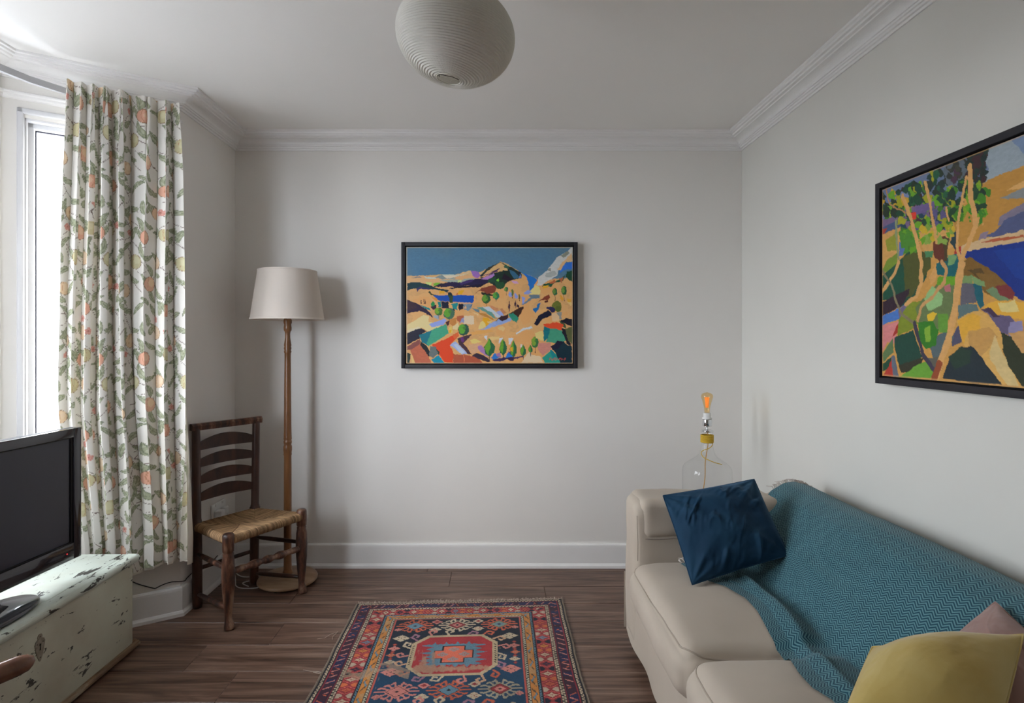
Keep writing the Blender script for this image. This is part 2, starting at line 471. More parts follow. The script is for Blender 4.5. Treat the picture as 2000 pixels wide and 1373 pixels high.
# windows
GLASS = bpy.data.materials.new('window_glass'); GLASS.use_nodes = True
t = GLASS.node_tree; t.nodes.clear(); o_ = N(t, 'ShaderNodeOutputMaterial'); mx = N(t, 'ShaderNodeMixShader'); mx.inputs[0].default_value = .06
tr = N(t, 'ShaderNodeBsdfTransparent'); gl = N(t, 'ShaderNodeBsdfGlossy'); gl.inputs['Roughness'].default_value = .02
t.links.new(tr.outputs[0], mx.inputs[1]); t.links.new(gl.outputs[0], mx.inputs[2]); t.links.new(mx.outputs[0], o_.inputs['Surface'])
UPVC = noisy('white_window_frame', (.66, .67, .70, 1), (.70, .71, .73, 1), scale=6, rough=.35, bstr=.03)
CASE = noisy('window_casing_paint', (.62, .62, .64, 1), (.66, .66, .68, 1), scale=5, rough=.45, bstr=.04)
SEAL = mat('window_seal', (.02, .02, .04, 1), .6)
def window(name, A, B, t0, t1, mull=()):
    A, B = Vector(A), Vector(B); u = (B - A).normalized(); n = Vector((-u.y, u.x))
    M = Matrix(((u.x, n.x, 0, A.x), (u.y, n.y, 0, A.y), (0, 0, 1, 0), (0, 0, 0, 1)))
    def frame(m, a, b_, z0, z1, wd, d0, d1, bev=.003):
        m.box((a, d0, z0), (a + wd, d1, z1), bev, 2, M); m.box((b_ - wd, d0, z0), (b_, d1, z1), bev, 2, M)
        m.box((a, d0, z1 - wd), (b_, d1, z1), bev, 2, M); m.box((a, d0, z0), (b_, d1, z0 + wd), bev, 2, M)
    m = MB(); frame(m, t0, t1, SILL, HEAD, .030, -.105, -.035)          # sash
    root = m.build(name, UPVC, kind='structure')
    m = MB(); frame(m, t0 - .022, t1 + .022, SILL - .02, HEAD + .038, .024, -.04, .012, .005)
    frame(m, t0 - .004, t1 + .004, SILL, HEAD + .004, .014, -.07, -.004, .003)
    m.build('casing', CASE, root)
    m = MB(); m.box((t0 - .03, -.03, SILL - .03), (t1 + .03, .05, SILL + .002), .006, 2, M); m.build('window_sill', TRIM, root)
    xs = [t0 + .030] + list(mull) + [t1 - .030]
    for q in mull:
        m = MB(); m.box((q - .035, -.10, SILL), (q + .035, -.04, HEAD), .004, 2, M); m.build('mullion', UPVC, root)
    for a, b_ in zip(xs[:-1], xs[1:]):
        a2, b2 = a + (.035 if a in mull else 0), b_ - (.035 if b_ in mull else 0)
        m = MB(); m.add([M @ Vector(p) for p in ((a2, -.07, SILL + .03), (b2, -.07, SILL + .03), (b2, -.07, HEAD - .03), (a2, -.07, HEAD - .03))], [(0, 1, 2, 3)])
        m.build('pane', GLASS, root)
        m = MB(); frame(m, a2, b2, SILL + .03, HEAD - .03, .004, -.074, -.064, 0); m.build('seal', SEAL, root)
window('window_1', PA, PB, .075, .576)
window('window_2', PB, PC, .09, LBC - .09, (LBC / 2 - .21, LBC / 2 + .21))
window('window_3', PC, PD, LAB - .576, LAB - .075)

# outside: pavement and the pale house over the road
PAV = noisy('pavement', (.22, .22, .22, 1), (.29, .285, .28, 1), scale=3, rough=.9)
m = MB(); m.box((-30, -20, -.75), (-2.35, 25, -.6)); m.build('pavement_outside', PAV, kind='structure')
BRK = mat('pale_brick', rough=.85); t, b = nodes(BRK)
v = coords(t, (1, 1, 1)); bk = N(t, 'ShaderNodeTexBrick', Scale=4.0); bk.inputs['Color1'].default_value = (.75, .74, .72, 1); bk.inputs['Color2'].default_value = (.62, .61, .58, 1)
bk.inputs['Mortar'].default_value = (.8, .8, .79, 1); bk.inputs['Mortar Size'].default_value = .012
sw = N(t, 'ShaderNodeMapping'); sw.inputs['Rotation'].default_value = (PI / 2, 0, 0); t.links.new(v, sw.inputs['Vector'])
t.links.new(sw.outputs[0], bk.inputs['Vector']); t.links.new(bk.outputs['Color'], b.inputs['Base Color'])
house = thing('house', (-9.0, 14, -.6), 'pale brick house seen through the bay window glass', 'house')
m = MB(); m.box((-12, 9.0, -.6), (-6.2, 17, 3.6)); m.build('house_wall', BRK, house)
ROOF = noisy('slate', (.4, .41, .43, 1), (.55, .55, .56, 1), scale=6, rough=.8)
m = MB(); m.prism([(-12.3, 3.55), (-5.9, 3.55), (-9.1, 5.4)], 1, 8.8, 17.2); m.build('roof', ROOF, house)
# ================================================================ prints and paintings (colour arrays)
KP = .76   # how brightly the back wall is lit: seen colour -> paint colour
def soft(c):
    m = c.max(-1, keepdims=True); return np.clip(np.where(m > .80, c * (.80 + (1 - np.exp(-(m - .80) * 1.2)) * .08) / np.maximum(m, 1e-6), c), .004, .9)
def painting_one(w_, h_):
    X, Y = np.meshgrid(np.linspace(112, 1707, w_), np.linspace(105, 1225, h_))
    r = Ras(X, Y, (206, 158, 102), jit=16, jsc=.045)
    n = fbm(X, Y, .006, 31, 4)
    def P(s, col, a=1):
        v = [float(q) for q in s.replace(',', ' ').split()]; r.poly(list(zip(v[0::2], v[1::2])), col, a)
    # base tone drift of the sand ground
    SAND = (206, 158, 102); PEACH = (222, 168, 112); CREAM = (228, 208, 150); DK = (22, 18, 38); NAVY = (20, 22, 48)
    m_ = fbm(X, Y, .008, 77) ; k = m_ > .56; r.c[k] = s2l((216, 160, 100)); k = m_ < .38; r.c[k] = s2l((196, 150, 98))
    P('100 95 1720 95 1720 400 1380 420 1300 380 1200 345 1090 270 1010 250 900 310 800 350 700 335 560 375 440 370 300 380 100 385', (84, 116, 138))
    sky = (Y < 400)
    # hazy far hills
    P('120 385 240 378 330 400 420 375 560 385 680 340 720 330 820 350 870 340 830 410 700 440 560 430 430 455 260 450 120 450', (218, 172, 122))
    P('160 405 215 385 260 398 215 400', (120, 120, 120)); P('385 400 450 372 520 410 460 415', (120, 134, 134))
    P('450 368 640 372 720 350 560 408 500 410', (205, 190, 165)); P('500 410 690 368 740 355 640 405 560 415', (140, 150, 140))
    P('280 390 400 400 395 412 300 408', (185, 190, 180)); P('420 420 600 420 760 400 800 420 560 455', (150, 160, 150)); P('560 400 740 350 740 380 640 425', (214, 165, 115))
    P('730 335 800 340 825 380 800 405 750 385', (150, 100, 165))
    P('290 440 360 448 350 475 310 465', (190, 200, 120)); P('370 455 435 448 440 470 370 480', (110, 165, 50)); P('600 425 640 420 640 440 600 445', (185, 200, 130))
    # big hill
    P('820 380 900 300 1010 252 1060 275 1130 300 1180 340 1215 345 1215 400 1160 415 1080 440 1040 500 990 510 950 470 880 440 830 415', (28, 45, 42))
    P('900 325 1010 255 1065 290 1090 330 1010 340 930 360 860 395 830 395', (218, 165, 108))
    P('870 345 905 300 985 262 960 285 905 318', (48, 48, 42)); P('830 390 980 325 990 340 900 370', (88, 50, 100))
    P('850 400 950 360 960 380 890 420 830 415', (165, 118, 180)); P('925 345 1000 310 1010 318 950 350', (60, 40, 70))
    P('1040 285 1070 275 1100 300 1090 315 1050 300', (50, 90, 70)); P('1100 320 1150 340 1200 400 1150 410 1110 370', (52, 95, 120)); P('1180 340 1215 345 1215 372 1195 380', (26, 24, 44))
    P('1200 360 1215 395 1190 400', (92, 120, 180)); P('960 400 1040 330 1090 340 1140 400 1080 430 1000 470', (24, 44, 36)); P('900 410 970 390 970 440 880 455', (30, 70, 52))
    P('975 420 995 408 998 432 978 438', (120, 190, 60)); P('960 440 1050 440 1060 480 1020 510 980 500', (34, 78, 48)); P('1050 360 1110 400 1160 415 1090 435 1030 410', (30, 16, 34))
    P('1115 430 1170 435 1190 462 1140 455', (190, 145, 185))
    # dark ridges
    P('440 470 520 440 640 445 700 420 800 410 900 420 890 455 780 475 700 470 600 490 520 485 440 490', (34, 26, 62)); P('620 452 700 425 760 420 740 440 640 470', (58, 40, 96))
    P('360 488 450 455 500 450 470 480 380 490', (34, 26, 50)); P('540 500 620 480 760 470 870 460 820 490 700 492 600 500 520 510', (26, 20, 44))
    P('118 450 230 442 330 470 400 500 520 520 505 540 420 520 330 505 220 500 118 520', (16, 50, 58)); P('210 500 250 490 330 500 380 515 300 512 240 505 215 535', (50, 40, 86))
    P('330 530 370 560 400 570 350 565 320 540', (60, 62, 40)); P('425 530 480 528 480 552 425 552', (214, 158, 40)); P('610 525 668 518 650 562 600 562', (222, 168, 28))
    P('590 560 602 540 602 565', (190, 80, 40)); P('755 570 830 500 960 470 975 500 960 545 880 560 860 540 820 520', (122, 58, 42)); P('830 530 870 550 945 560 940 580 860 575 830 555', (34, 34, 30))
    # barn
    P('370 570 600 568 760 570 760 625 740 650 560 632 440 628 400 600', (18, 72, 158)); P('505 540 550 545 560 575 555 640 530 640 520 590', (50, 70, 44)); P('505 538 552 545 550 575 510 565', (14, 34, 48))
    P('560 632 745 640 745 655 565 645', (190, 150, 120)); P('412 630 446 630 446 690 420 680', (20, 120, 122)); P('450 632 515 632 520 690 452 692', (14, 22, 48))
    P('540 650 605 645 600 710 560 700', (26, 128, 128)); P('612 655 655 652 655 700 615 715', (16, 18, 40)); P('655 655 745 650 735 700 700 720 660 700', (112, 132, 146)); P('660 690 690 660 690 700', (200, 155, 110)); P('715 690 745 650 748 668', (60, 90, 120))
    P('745 690 810 710 812 735 760 715', (96, 120, 130)); P('350 580 410 600 410 630 380 620', (226, 150, 60)); P('360 600 400 625 400 640 370 630', (226, 170, 130))
    P('240 660 330 690 350 720 300 700', (22, 120, 122)); P('345 680 400 660 400 700 370 712', (54, 28, 52)); r.ell(368, 655, 22, 24, (30, 130, 70)); P('445 685 520 695 580 700 580 725 520 705', (22, 30, 54))
    for x_ in (252, 282, 294): P('%d 600 %d 650 %d 650' % (x_, x_ - 6, x_ + 6), (84, 46, 40))
    # curved road strokes
    P('790 680 850 690 920 730 975 790 950 790 880 735 800 700', (92, 142, 132)); P('840 680 900 675 960 720 1020 775 985 785 920 730 860 695', (176, 186, 194)); P('905 665 990 690 1000 720 950 715', (190, 128, 88))
    P('975 730 1010 715 1050 760 1010 765', (138, 150, 200)); P('1010 705 1030 695 1075 735 1040 752', (178, 120, 80)); P('800 730 870 750 940 790 955 810 880 780 815 755', (176, 120, 56)); P('850 780 900 790 940 830 890 870 830 850', (222, 164, 34))
    P('820 830 850 810 880 870 820 900 800 890', (226, 204, 130)); P('890 820 935 815 925 840 895 838', (230, 196, 130)); P('750 730 800 750 800 770', (228, 202, 150))
    P('800 900 860 890 900 850 1010 790 1130 790 1110 820 1010 850 870 900', (132, 152, 196)); P('960 820 1020 770 1090 750 1090 790 1030 820 1000 800', (52, 28, 34)); P('1095 745 1230 675 1240 690 1200 760 1170 800 1130 780', (56, 32, 26))
    P('1090 745 1140 740 1190 790 1165 835 1110 790', (40, 128, 106))
    for x_, a_, b_ in ((1098, 615, 740), (1158, 612, 700), (1176, 655, 690), (1190, 660, 695)): P('%d %d %d %d %d %d %d %d' % (x_, a_, x_ - 9, (a_ + b_) / 2, x_, b_, x_ + 9, (a_ + b_) / 2), (54, 28, 50))
    # right side rocks and gorge
    P('1220 350 1330 395 1370 420 1330 490 1295 545 1290 480 1265 400', (28, 104, 178)); P('1365 470 1385 395 1480 310 1530 240 1570 195 1650 150 1700 100 1720 100 1720 180 1640 220 1570 330 1560 380 1440 450 1400 480', (186, 186, 182))
    P('1590 190 1660 140 1680 160 1620 210', (140, 134, 116)); P('1465 320 1500 310 1500 345', (140, 130, 116)); P('1450 360 1540 330 1560 370 1480 400 1440 390', (156, 160, 156)); P('1560 320 1600 260 1700 160 1710 240 1640 250 1600 330', (224, 168, 116))
    P('1640 260 1710 240 1712 310 1620 330 1575 360 1600 310', (50, 108, 190)); P('1415 485 1430 460 1520 450 1600 400 1640 370 1610 430 1530 450 1500 485', (24, 74, 52)); P('1480 450 1530 420 1545 440 1500 462', (168, 88, 52)); P('1575 410 1620 390 1595 450', (168, 92, 54)); P('1425 480 1480 470 1460 500 1420 500', (226, 170, 40))
    P('1650 340 1705 330 1705 440 1680 430 1640 390', (22, 66, 46)); P('1300 525 1350 470 1390 490 1400 530 1390 560 1290 562', (232, 214, 138)); P('1290 565 1390 562 1390 600 1330 600 1230 665 1210 660 1310 590 1285 578', (98, 118, 132))
    P('1240 545 1275 518 1310 540 1280 560 1250 560', (128, 142, 196)); P('1088 570 1100 535 1120 545 1130 580 1105 590', (132, 146, 200)); P('1150 545 1165 550 1185 585 1170 605 1150 590', (130, 144, 202)); P('1218 585 1250 590 1245 640 1225 660', (132, 146, 206))
    def tree(x, y, rx, ry, c1=(96, 140, 50), c2=(40, 84, 48), trunk=18):
        r.line([(x, y), (x + 2, y + ry + trunk)], 5, (90, 50, 36)); r.ell(x, y, rx, ry, c2); r.ell(x - rx * .3, y - ry * .15, rx * .62, ry * .78, c1); r.ell(x + rx * .15, y - ry * .3, rx * .3, ry * .3, (70, 120, 50))
    tree(1070, 515, 18, 24, (104, 140, 60), (36, 84, 66), 32); tree(1128, 545, 11, 32, (88, 108, 44), (60, 80, 40), 24); tree(1196, 582, 8, 22, (108, 92, 44), (80, 70, 40), 16)
    tree(878, 605, 42, 42); tree(972, 575, 32, 36, (84, 150, 60), (28, 110, 84)); tree(1538, 535, 24, 34, (96, 124, 54), (40, 90, 60), 50); tree(1624, 522, 26, 44, (104, 140, 60), (44, 90, 56), 60)
    r.ell(1555, 672, 46, 50, (98, 106, 42)); r.ell(1570, 700, 30, 30, (80, 92, 36))
    P('1365 640 1430 585 1480 560 1490 590 1470 615 1410 615', (122, 54, 36)); P('1430 625 1470 615 1470 632 1440 640', (80, 30, 30)); P('1322 700 1360 690 1370 648 1400 648 1385 690 1350 742', (22, 100, 160))
    P('1455 680 1510 680 1538 700 1535 730 1510 735 1450 690', (36, 34, 74)); P('1380 765 1470 715 1505 735 1510 760 1420 800 1370 860 1338 850', (18, 20, 42)); P('1545 735 1600 730 1602 800 1560 800', (136, 136, 130)); P('1505 745 1545 735 1580 770 1578 815 1510 820', (222, 184, 140))
    P('1590 810 1650 790 1705 800 1705 870 1660 850 1600 830', (20, 20, 34)); P('1580 810 1640 850 1650 890 1610 870', (52, 74, 44)); P('1620 900 1705 865 1705 1040 1660 1010', (84, 90, 54)); P('1600 880 1640 900 1660 1000 1700 1050 1660 1040 1610 950', (22, 22, 36))
    P('1590 560 1620 600 1610 630 1590 600', (226, 160, 50)); P('1650 600 1700 605 1690 640 1655 630', (224, 170, 60)); P('1650 630 1700 640 1695 680', (230, 200, 130))
    # fields, lower left
    P('118 860 240 780 280 755 330 770 320 820 400 840 480 880 320 915 250 880 118 930', CREAM); P('118 905 200 880 250 870 240 900 118 930', (232, 216, 180)); P('118 612 200 640 300 700 360 760 370 785 300 740 240 720 118 745', (40, 24, 52)); P('118 620 200 640 220 690 118 720', (52, 30, 44))
    P('325 845 480 795 500 812 470 850 360 878', (134, 150, 208)); P('375 760 430 765 420 805 380 785', (146, 156, 168)); P('118 935 200 900 250 888 305 915 235 950 240 985 118 1045', (30, 30, 48)); P('230 950 355 905 365 980 315 1052 260 1020', (14, 104, 118))
    P('355 905 490 845 520 935 420 1000 320 1062 310 1030', (62, 148, 118)); P('358 1045 560 955 610 925 615 960 530 1050 565 1130 560 1215 480 1215', (226, 74, 36)); P('550 955 610 918 612 960 580 990', (204, 96, 52))
    P('118 1060 240 990 245 1040 220 1080 118 1100', (122, 70, 66)); P('150 1100 250 1030 350 1200 350 1222 200 1222', (176, 94, 68)); P('120 1120 155 1140 140 1222 120 1222', (30, 48, 44)); P('155 1130 200 1222 165 1222', (222, 186, 120)); P('245 1010 300 1050 340 1110 330 1160 250 1050', (24, 30, 36))
    P('340 1060 395 1060 420 1130 370 1170 330 1150', (96, 104, 104)); P('400 1080 430 1120 420 1150', (40, 60, 50)); P('352 1185 420 1145 480 1222 375 1222', (14, 128, 152)); P('530 1050 585 1010 700 1130 655 1140', (152, 170, 212)); P('560 1040 600 1040 680 1120 640 1136', (186, 198, 218))
    P('600 985 680 960 745 940 700 990 660 1030 740 1140 700 1130 620 1040', (66, 44, 56)); P('630 985 668 965 665 1025 640 1015', (96, 46, 110)); P('560 1135 660 1140 720 1150 790 1160 845 1222 565 1222', (164, 80, 56)); P('662 1140 668 1140 668 1222 662 1222', (210, 120, 80))
    P('700 1050 780 1030 850 1050 830 1100 740 1140', (196, 152, 116)); P('795 1060 830 1045 870 1100 905 1165 830 1120 800 1090', (152, 112, 160)); P('740 1150 780 1125 860 1150 900 1180 920 1210 900 1215 830 1190', (52, 40, 56))
    P('720 1000 780 985 830 1020 740 1035', (226, 204, 120)); P('595 772 660 765 655 800 630 835 600 810', (164, 88, 58)); P('640 800 662 780 662 830 625 835', (132, 138, 180)); P('662 768 760 765 765 850 665 845', (230, 208, 176)); P('530 800 590 785 590 840 560 870 530 840', (182, 120, 60))
    P('560 870 610 828 620 870 600 900 560 900', (230, 208, 156)); P('520 880 550 868 560 930 530 935', (232, 204, 110)); P('520 905 545 900 540 930 515 930', (236, 180, 30)); P('495 830 525 810 525 850 500 870', (70, 36, 44))
    tree(422, 725, 40, 38, (116, 160, 48), (64, 104, 50), 26); tree(523, 745, 52, 54, (92, 150, 50), (64, 100, 80), 30); tree(662, 902, 52, 56, (86, 150, 50), (40, 80, 66), 30)
    # centre clearings and the row of cypresses
    P('1165 935 1230 890 1310 865 1325 890 1240 905 1170 945', (190, 196, 200)); P('980 880 1030 865 1060 890 1040 922 1000 895', (226, 190, 128)); P('720 925 900 900 960 910 860 940 740 950', (222, 164, 92)); P('900 970 1010 965 1000 990 930 1005', (228, 196, 130)); P('855 965 890 960 880 1000', (196, 200, 206))
    P('1000 985 1045 975 1000 1045', (196, 200, 206)); P('1090 980 1142 975 1110 1040 1090 1045', (196, 200, 206)); P('1205 1040 1225 1040 1212 1085', (200, 196, 190)); P('920 1175 960 1130 1010 1120 1020 1165 950 1190', (40, 108, 180)); P('965 1130 1015 1118 1020 1165 980 1160', (160, 112, 150)); P('1058 1175 1090 1110 1135 1155 1110 1175', (34, 108, 186)); P('1085 1110 1130 1105 1130 1150', (110, 56, 100))
    P('935 1190 1050 1165 1080 1180 1010 1210 950 1205', (56, 40, 84)); P('1085 1172 1230 1150 1235 1162 1140 1185 1095 1195', (66, 46, 84)); P('1060 1170 1150 1165 1140 1200 1095 1195', (50, 34, 70)); P('1240 1180 1290 1110 1310 1140 1400 1160 1420 1215 1210 1222', (222, 196, 160))
    for (x, y, rx, ry) in ((908, 1070, 52, 90), (1040, 1070, 38, 82), (1138, 1080, 34, 84), (1232, 1098, 28, 60), (1303, 1085, 22, 42)):
        r.line([(x, y), (x + 2, y + ry + 26)], 8, (50, 34, 60))
        P('%g %g %g %g %g %g %g %g %g %g %g %g' % (x, y - ry, x + rx, y - ry * .1, x + rx * .85, y + ry * .6, x, y + ry, x - rx * .8, y + ry * .6, x - rx, y), (38, 92, 60))
        P('%g %g %g %g %g %g %g %g' % (x, y - ry, x + rx * .2, y, x - rx * .3, y + ry * .85, x - rx * .95, y + ry * .1), (96, 150, 44))
    P('1105 1075 1135 1060 1130 1110 1108 1100', (214, 160, 40)); tree(1346, 1020, 34, 54, (116, 148, 52), (54, 104, 60), 46)
    P('1425 848 1550 830 1618 850 1600 905 1560 910 1430 868', (216, 76, 40)); P('1430 870 1495 885 1470 985 1428 1018', (14, 104, 112)); P('1495 885 1600 905 1640 1010 1550 1030 1450 1020 1470 980', (62, 140, 112)); P('1345 930 1420 915 1430 960 1428 1015 1350 975', (228, 206, 130))
    P('1380 1025 1500 1030 1505 1090 1420 1150 1370 1090', (190, 126, 112)); P('1500 1065 1560 1010 1640 1020 1700 1060 1700 1222 1580 1222 1550 1140', (14, 42, 54)); P('1500 1060 1570 1010 1620 1020 1560 1090 1520 1090', (22, 22, 46)); P('1415 1170 1500 1095 1550 1140 1585 1222 1440 1222', (36, 138, 122)); P('1490 1100 1510 1095 1550 1170 1520 1180', (20, 124, 130))
    P('1605 1000 1680 1055 1650 1045', (222, 170, 120))
    x = 1485.0
    while x < 1640: r.line([(x, 1190 + 5 * math.sin(x)), (x + 7, 1176 + 6 * math.sin(x * 1.7))], 4, (190, 70, 60), .85); x += 8
    # bare canvas edge, brushed tone
    e = (X < 120) | (X > 1700) | (Y < 113) | (Y > 1219); r.c[e] = r.c[e] * .45 + s2l((214, 190, 160)) * .55
    r.c *= (.90 + .22 * (fbm(X * 1.0, Y * 2.2, .05, 5) - .0))[..., None]
    sk = (Y < 380) & (np.abs(r.c[..., 2] - r.c[..., 0]) > .05); g = fbm(X, Y, .004, 8)
    r.c[sk] *= np.stack([.85 + .5 * (g[sk] - .5), .97 + .12 * (g[sk] - .5), 1.02 - .25 * (g[sk] - .5)], -1)
    return soft(r.c / KP)

K2 = .80
P2X, P2Y0, P2Y1, P2Z0, P2Z1 = 1.392, 2.04 - .028, 2.04 - .985, 1.149 + .028, 1.872 - .028
def painting_two(w_, h_):
    # surface coordinates: distance along the wall and height, in millimetres
    Sx, Sz = np.meshgrid(np.linspace(P2Y0, P2Y1, w_), np.linspace(P2Z1, P2Z0, h_))
    U = (2.04 - Sx) * 1000; V = (1.872 - Sz) * 1000
    r = Ras(U, V, (190, 140, 70), jit=9, jsc=.05, seed=5)
    def C(zx, zy):
        p = at_x(1680 + zx / 2.3687, 220 + zy / 2.3687, P2X); return (2.04 - p.y) * 1000, (1.872 - p.z) * 1000
    def P(s, col, a=1):
        v = [float(q) for q in s.replace(',', ' ').split()]; r.poly([C(x, y) for x, y in zip(v[0::2], v[1::2])], col, a)
    def Ln(s, wd, col):
        v = [float(q) for q in s.replace(',', ' ').split()]; r.line([C(x, y) for x, y in zip(v[0::2], v[1::2])], wd, col)
    P('560 180 900 20 1100 20 1100 260 758 245 720 262 600 315 560 330', (140, 152, 160)); P('700 120 1000 20 1000 140 758 190', (110, 130, 160))
    P('560 335 640 290 720 265 900 200 1100 300 1100 620 760 590 560 620 440 640 440 500', (178, 130, 58)); P('650 395 758 350 900 330 900 370 758 400', (128, 132, 132)); P('680 360 758 315 800 320 758 350', (206, 160, 96)); P('650 480 700 455 758 420 900 380 900 440 700 530 640 520', (120, 112, 130))
    P('580 575 640 540 670 500 758 455 900 440 900 560 640 580', (74, 82, 118)); P('560 560 600 545 580 600 540 610', (130, 114, 130)); P('440 640 500 600 600 580 758 545 1100 560 1100 620 600 625 440 660', (196, 166, 124)); P('560 605 640 580 758 570 758 580 620 600', (170, 84, 50))
    P('460 650 600 625 758 595 1100 570 1100 1020 758 870 700 840 640 760 560 720 500 680', (12, 44, 122)); P('620 640 758 620 900 610 900 800 720 760', (16, 56, 136))
    P('470 690 510 670 560 700 640 750 700 810 720 850 640 860 580 830 540 760 480 760', (118, 86, 34)); P('500 725 560 720 600 760 570 780', (84, 64, 30)); P('540 740 640 750 660 790 600 830', (122, 90, 40)); P('590 820 620 800 660 830 700 865 640 870', (104, 128, 92)); P('630 800 690 795 722 840 710 868 650 840', (116, 46, 46))
    P('470 760 520 750 525 790 470 790', (110, 136, 84)); P('470 790 520 790 550 820 545 880 470 890', (88, 86, 96)); P('525 790 570 800 575 860 580 890 560 905 540 860', (18, 88, 100)); P('520 755 580 780 585 805 530 790', (112, 144, 92)); P('460 890 545 885 550 925 460 950', (84, 106, 106))
    P('575 900 620 875 700 870 760 880 900 900 900 990 758 960 640 930', (214, 162, 56)); P('640 880 720 870 740 920 660 920', (206, 186, 120)); P('560 905 620 930 700 940 725 980 700 1030 660 1020 600 940', (92, 82, 112)); P('565 908 600 905 650 940 620 945', (62, 44, 70)); P('700 970 758 965 758 1040 740 1080 690 1030', (130, 124, 160))
    P('640 1010 758 1060 1000 1100 1000 1300 758 1270 690 1180 660 1090', (38, 46, 28)); P('690 1020 758 1010 900 1030 900 1110 758 1110', (184, 140, 84))
    P('450 960 500 930 560 915 610 950 650 1000 668 1085 655 1100 640 1080 748 1268 640 1250 560 1150 500 1090 480 1070', (200, 156, 84)); P('455 960 520 930 560 945 560 1000 500 1020 480 1070', (206, 156, 52)); P('500 1010 600 990 640 1040 590 1100 560 1130 510 1080', (182, 138, 76)); P('600 1110 630 1030 650 1090 740 1266 690 1266 640 1200 605 1140', (196, 172, 118))
    P('385 1230 420 1120 470 1080 520 1080 560 1130 660 1255 560 1255', (26, 40, 48)); P('410 1130 470 1080 520 1100 510 1160 440 1190', (30, 54, 42)); P('430 1040 460 980 475 1060 430 1080', (70, 70, 92)); P('320 1080 360 1030 420 1010 440 1040 400 1120 350 1150', (76, 92, 96)); P('310 1140 350 1130 400 1110 380 1190 340 1190', (86, 84, 74))
    # left half: sky, water, foliage
    P('90 350 560 170 600 260 560 340 440 420 90 540', (96, 112, 142)); P('85 500 250 430 430 360 430 500 85 620', (112, 90, 122)); P('85 540 130 520 200 480 200 540 110 570', (60, 80, 116)); P('85 540 130 535 110 570 90 570', (160, 60, 48))
    P('90 570 190 530 200 640 180 760 95 760', (196, 148, 84)); P('280 560 440 520 440 620 300 660', (196, 148, 84)); P('120 590 180 550 170 640 130 640', (136, 140, 44)); P('130 680 175 650 175 730 100 740', (110, 134, 44)); P('190 540 270 520 280 640 190 660', (70, 128, 42)); P('185 600 215 600 200 660 182 665', (80, 104, 160))
    P('96 760 170 700 230 640 280 640 320 680 310 760 250 870 190 900 140 860 96 870', (16, 72, 54)); P('200 670 260 640 330 650 330 720 290 770 240 850 215 860', (74, 78, 34)); P('95 880 230 812 230 840 190 900 97 945', (42, 24, 40)); P('98 945 190 905 215 880 200 950 100 985', (64, 108, 176)); P('180 920 215 880 240 860 230 910 190 980', (104, 92, 122))
    P('100 985 180 965 180 1000 160 1070 130 1060 102 1120', (196, 120, 120)); P('150 1035 182 968 178 1020', (156, 42, 34)); P('180 960 230 880 300 870 280 960 250 1000 200 1020 178 1035', (116, 130, 34)); P('105 1120 155 1040 160 1110 110 1150', (84, 110, 70)); P('105 1160 150 1130 140 1180 106 1200', (20, 66, 46)); P('106 1225 150 1140 155 1150 158 1225', (166, 48, 38)); P('148 1130 162 1120 185 1225 155 1225', (88, 96, 110))
    P('160 1040 250 1005 265 1060 290 1130 190 1190 170 1130', (16, 62, 50)); P('180 1170 300 1130 280 1180 195 1205', (44, 42, 28)); P('180 1225 280 1160 320 1150 350 1190 330 1228', (96, 148, 48)); P('270 970 340 960 370 1000 350 1080 310 1095 275 1050', (44, 112, 28)); P('300 1000 330 980 330 1060 305 1060', (120, 160, 50))
    P('260 900 370 780 440 780 450 860 410 960 400 1010 360 1000 340 960 270 970', (96, 112, 70)); P('300 860 340 800 390 850 380 890 320 920', (136, 176, 116)); P('360 930 410 930 410 1020 370 1020', (92, 140, 50)); P('310 940 340 920 360 930 340 965 315 960', (214, 176, 46)); P('365 760 445 750 440 800 360 800', (96, 150, 32)); P('390 800 420 790 420 830 395 825', (172, 104, 108))
    P('320 760 360 690 380 700 350 780 330 800', (200, 150, 88)); P('355 700 450 650 460 700 440 760 360 750', (14, 92, 96)); P('410 660 450 660 440 700 410 710', (110, 150, 96)); P('300 640 345 640 340 670 310 670', (70, 128, 84)); P('335 600 350 590 395 570 412 600 405 680 380 705 350 670', (96, 46, 32)); P('390 575 415 580 405 690 392 690', (70, 60, 34))
    P('440 630 470 620 470 650 440 655', (160, 40, 34)); P('430 520 450 560 445 640 420 600', (36, 60, 66))
    rr = np.random.RandomState(4)
    def blobs(x0, y0, x1, y1, n, cols, sz):
        for _ in range(n):
            x, y = rr.uniform(x0, x1), rr.uniform(y0, y1); c = cols[rr.randint(len(cols))]; s_ = sz * rr.uniform(.5, 1.2)
            k = rr.randint(5, 8); an = rr.uniform(0, 6.28)
            pts = [(x + s_ * rr.uniform(.5, 1.1) * math.cos(an + 6.28 * i / k), y + s_ * 1.2 * rr.uniform(.5, 1.1) * math.sin(an + 6.28 * i / k)) for i in range(k)]
            r.poly([C(*p) for p in pts], c)
    G = [(22, 66, 46), (96, 150, 32), (150, 150, 30), (30, 84, 56), (34, 48, 36), (60, 110, 34)]
    blobs(92, 370, 200, 480, 60, G + [(190, 150, 40), (96, 112, 150)], 24); blobs(200, 330, 330, 430, 64, G + [(190, 150, 40), (110, 124, 160), (60, 30, 34)], 24)
    blobs(300, 270, 430, 420, 70, G + [(34, 50, 46), (28, 58, 56), (96, 110, 140)], 26); blobs(180, 440, 420, 540, 70, G + [(84, 78, 120), (24, 60, 80), (60, 34, 44)], 22)
    blobs(400, 230, 490, 320, 36, [(60, 60, 48), (70, 44, 64), (46, 50, 44), (90, 100, 110)], 25); blobs(500, 180, 590, 320, 52, [(24, 44, 42), (34, 40, 36), (58, 34, 40), (28, 52, 44)], 24)
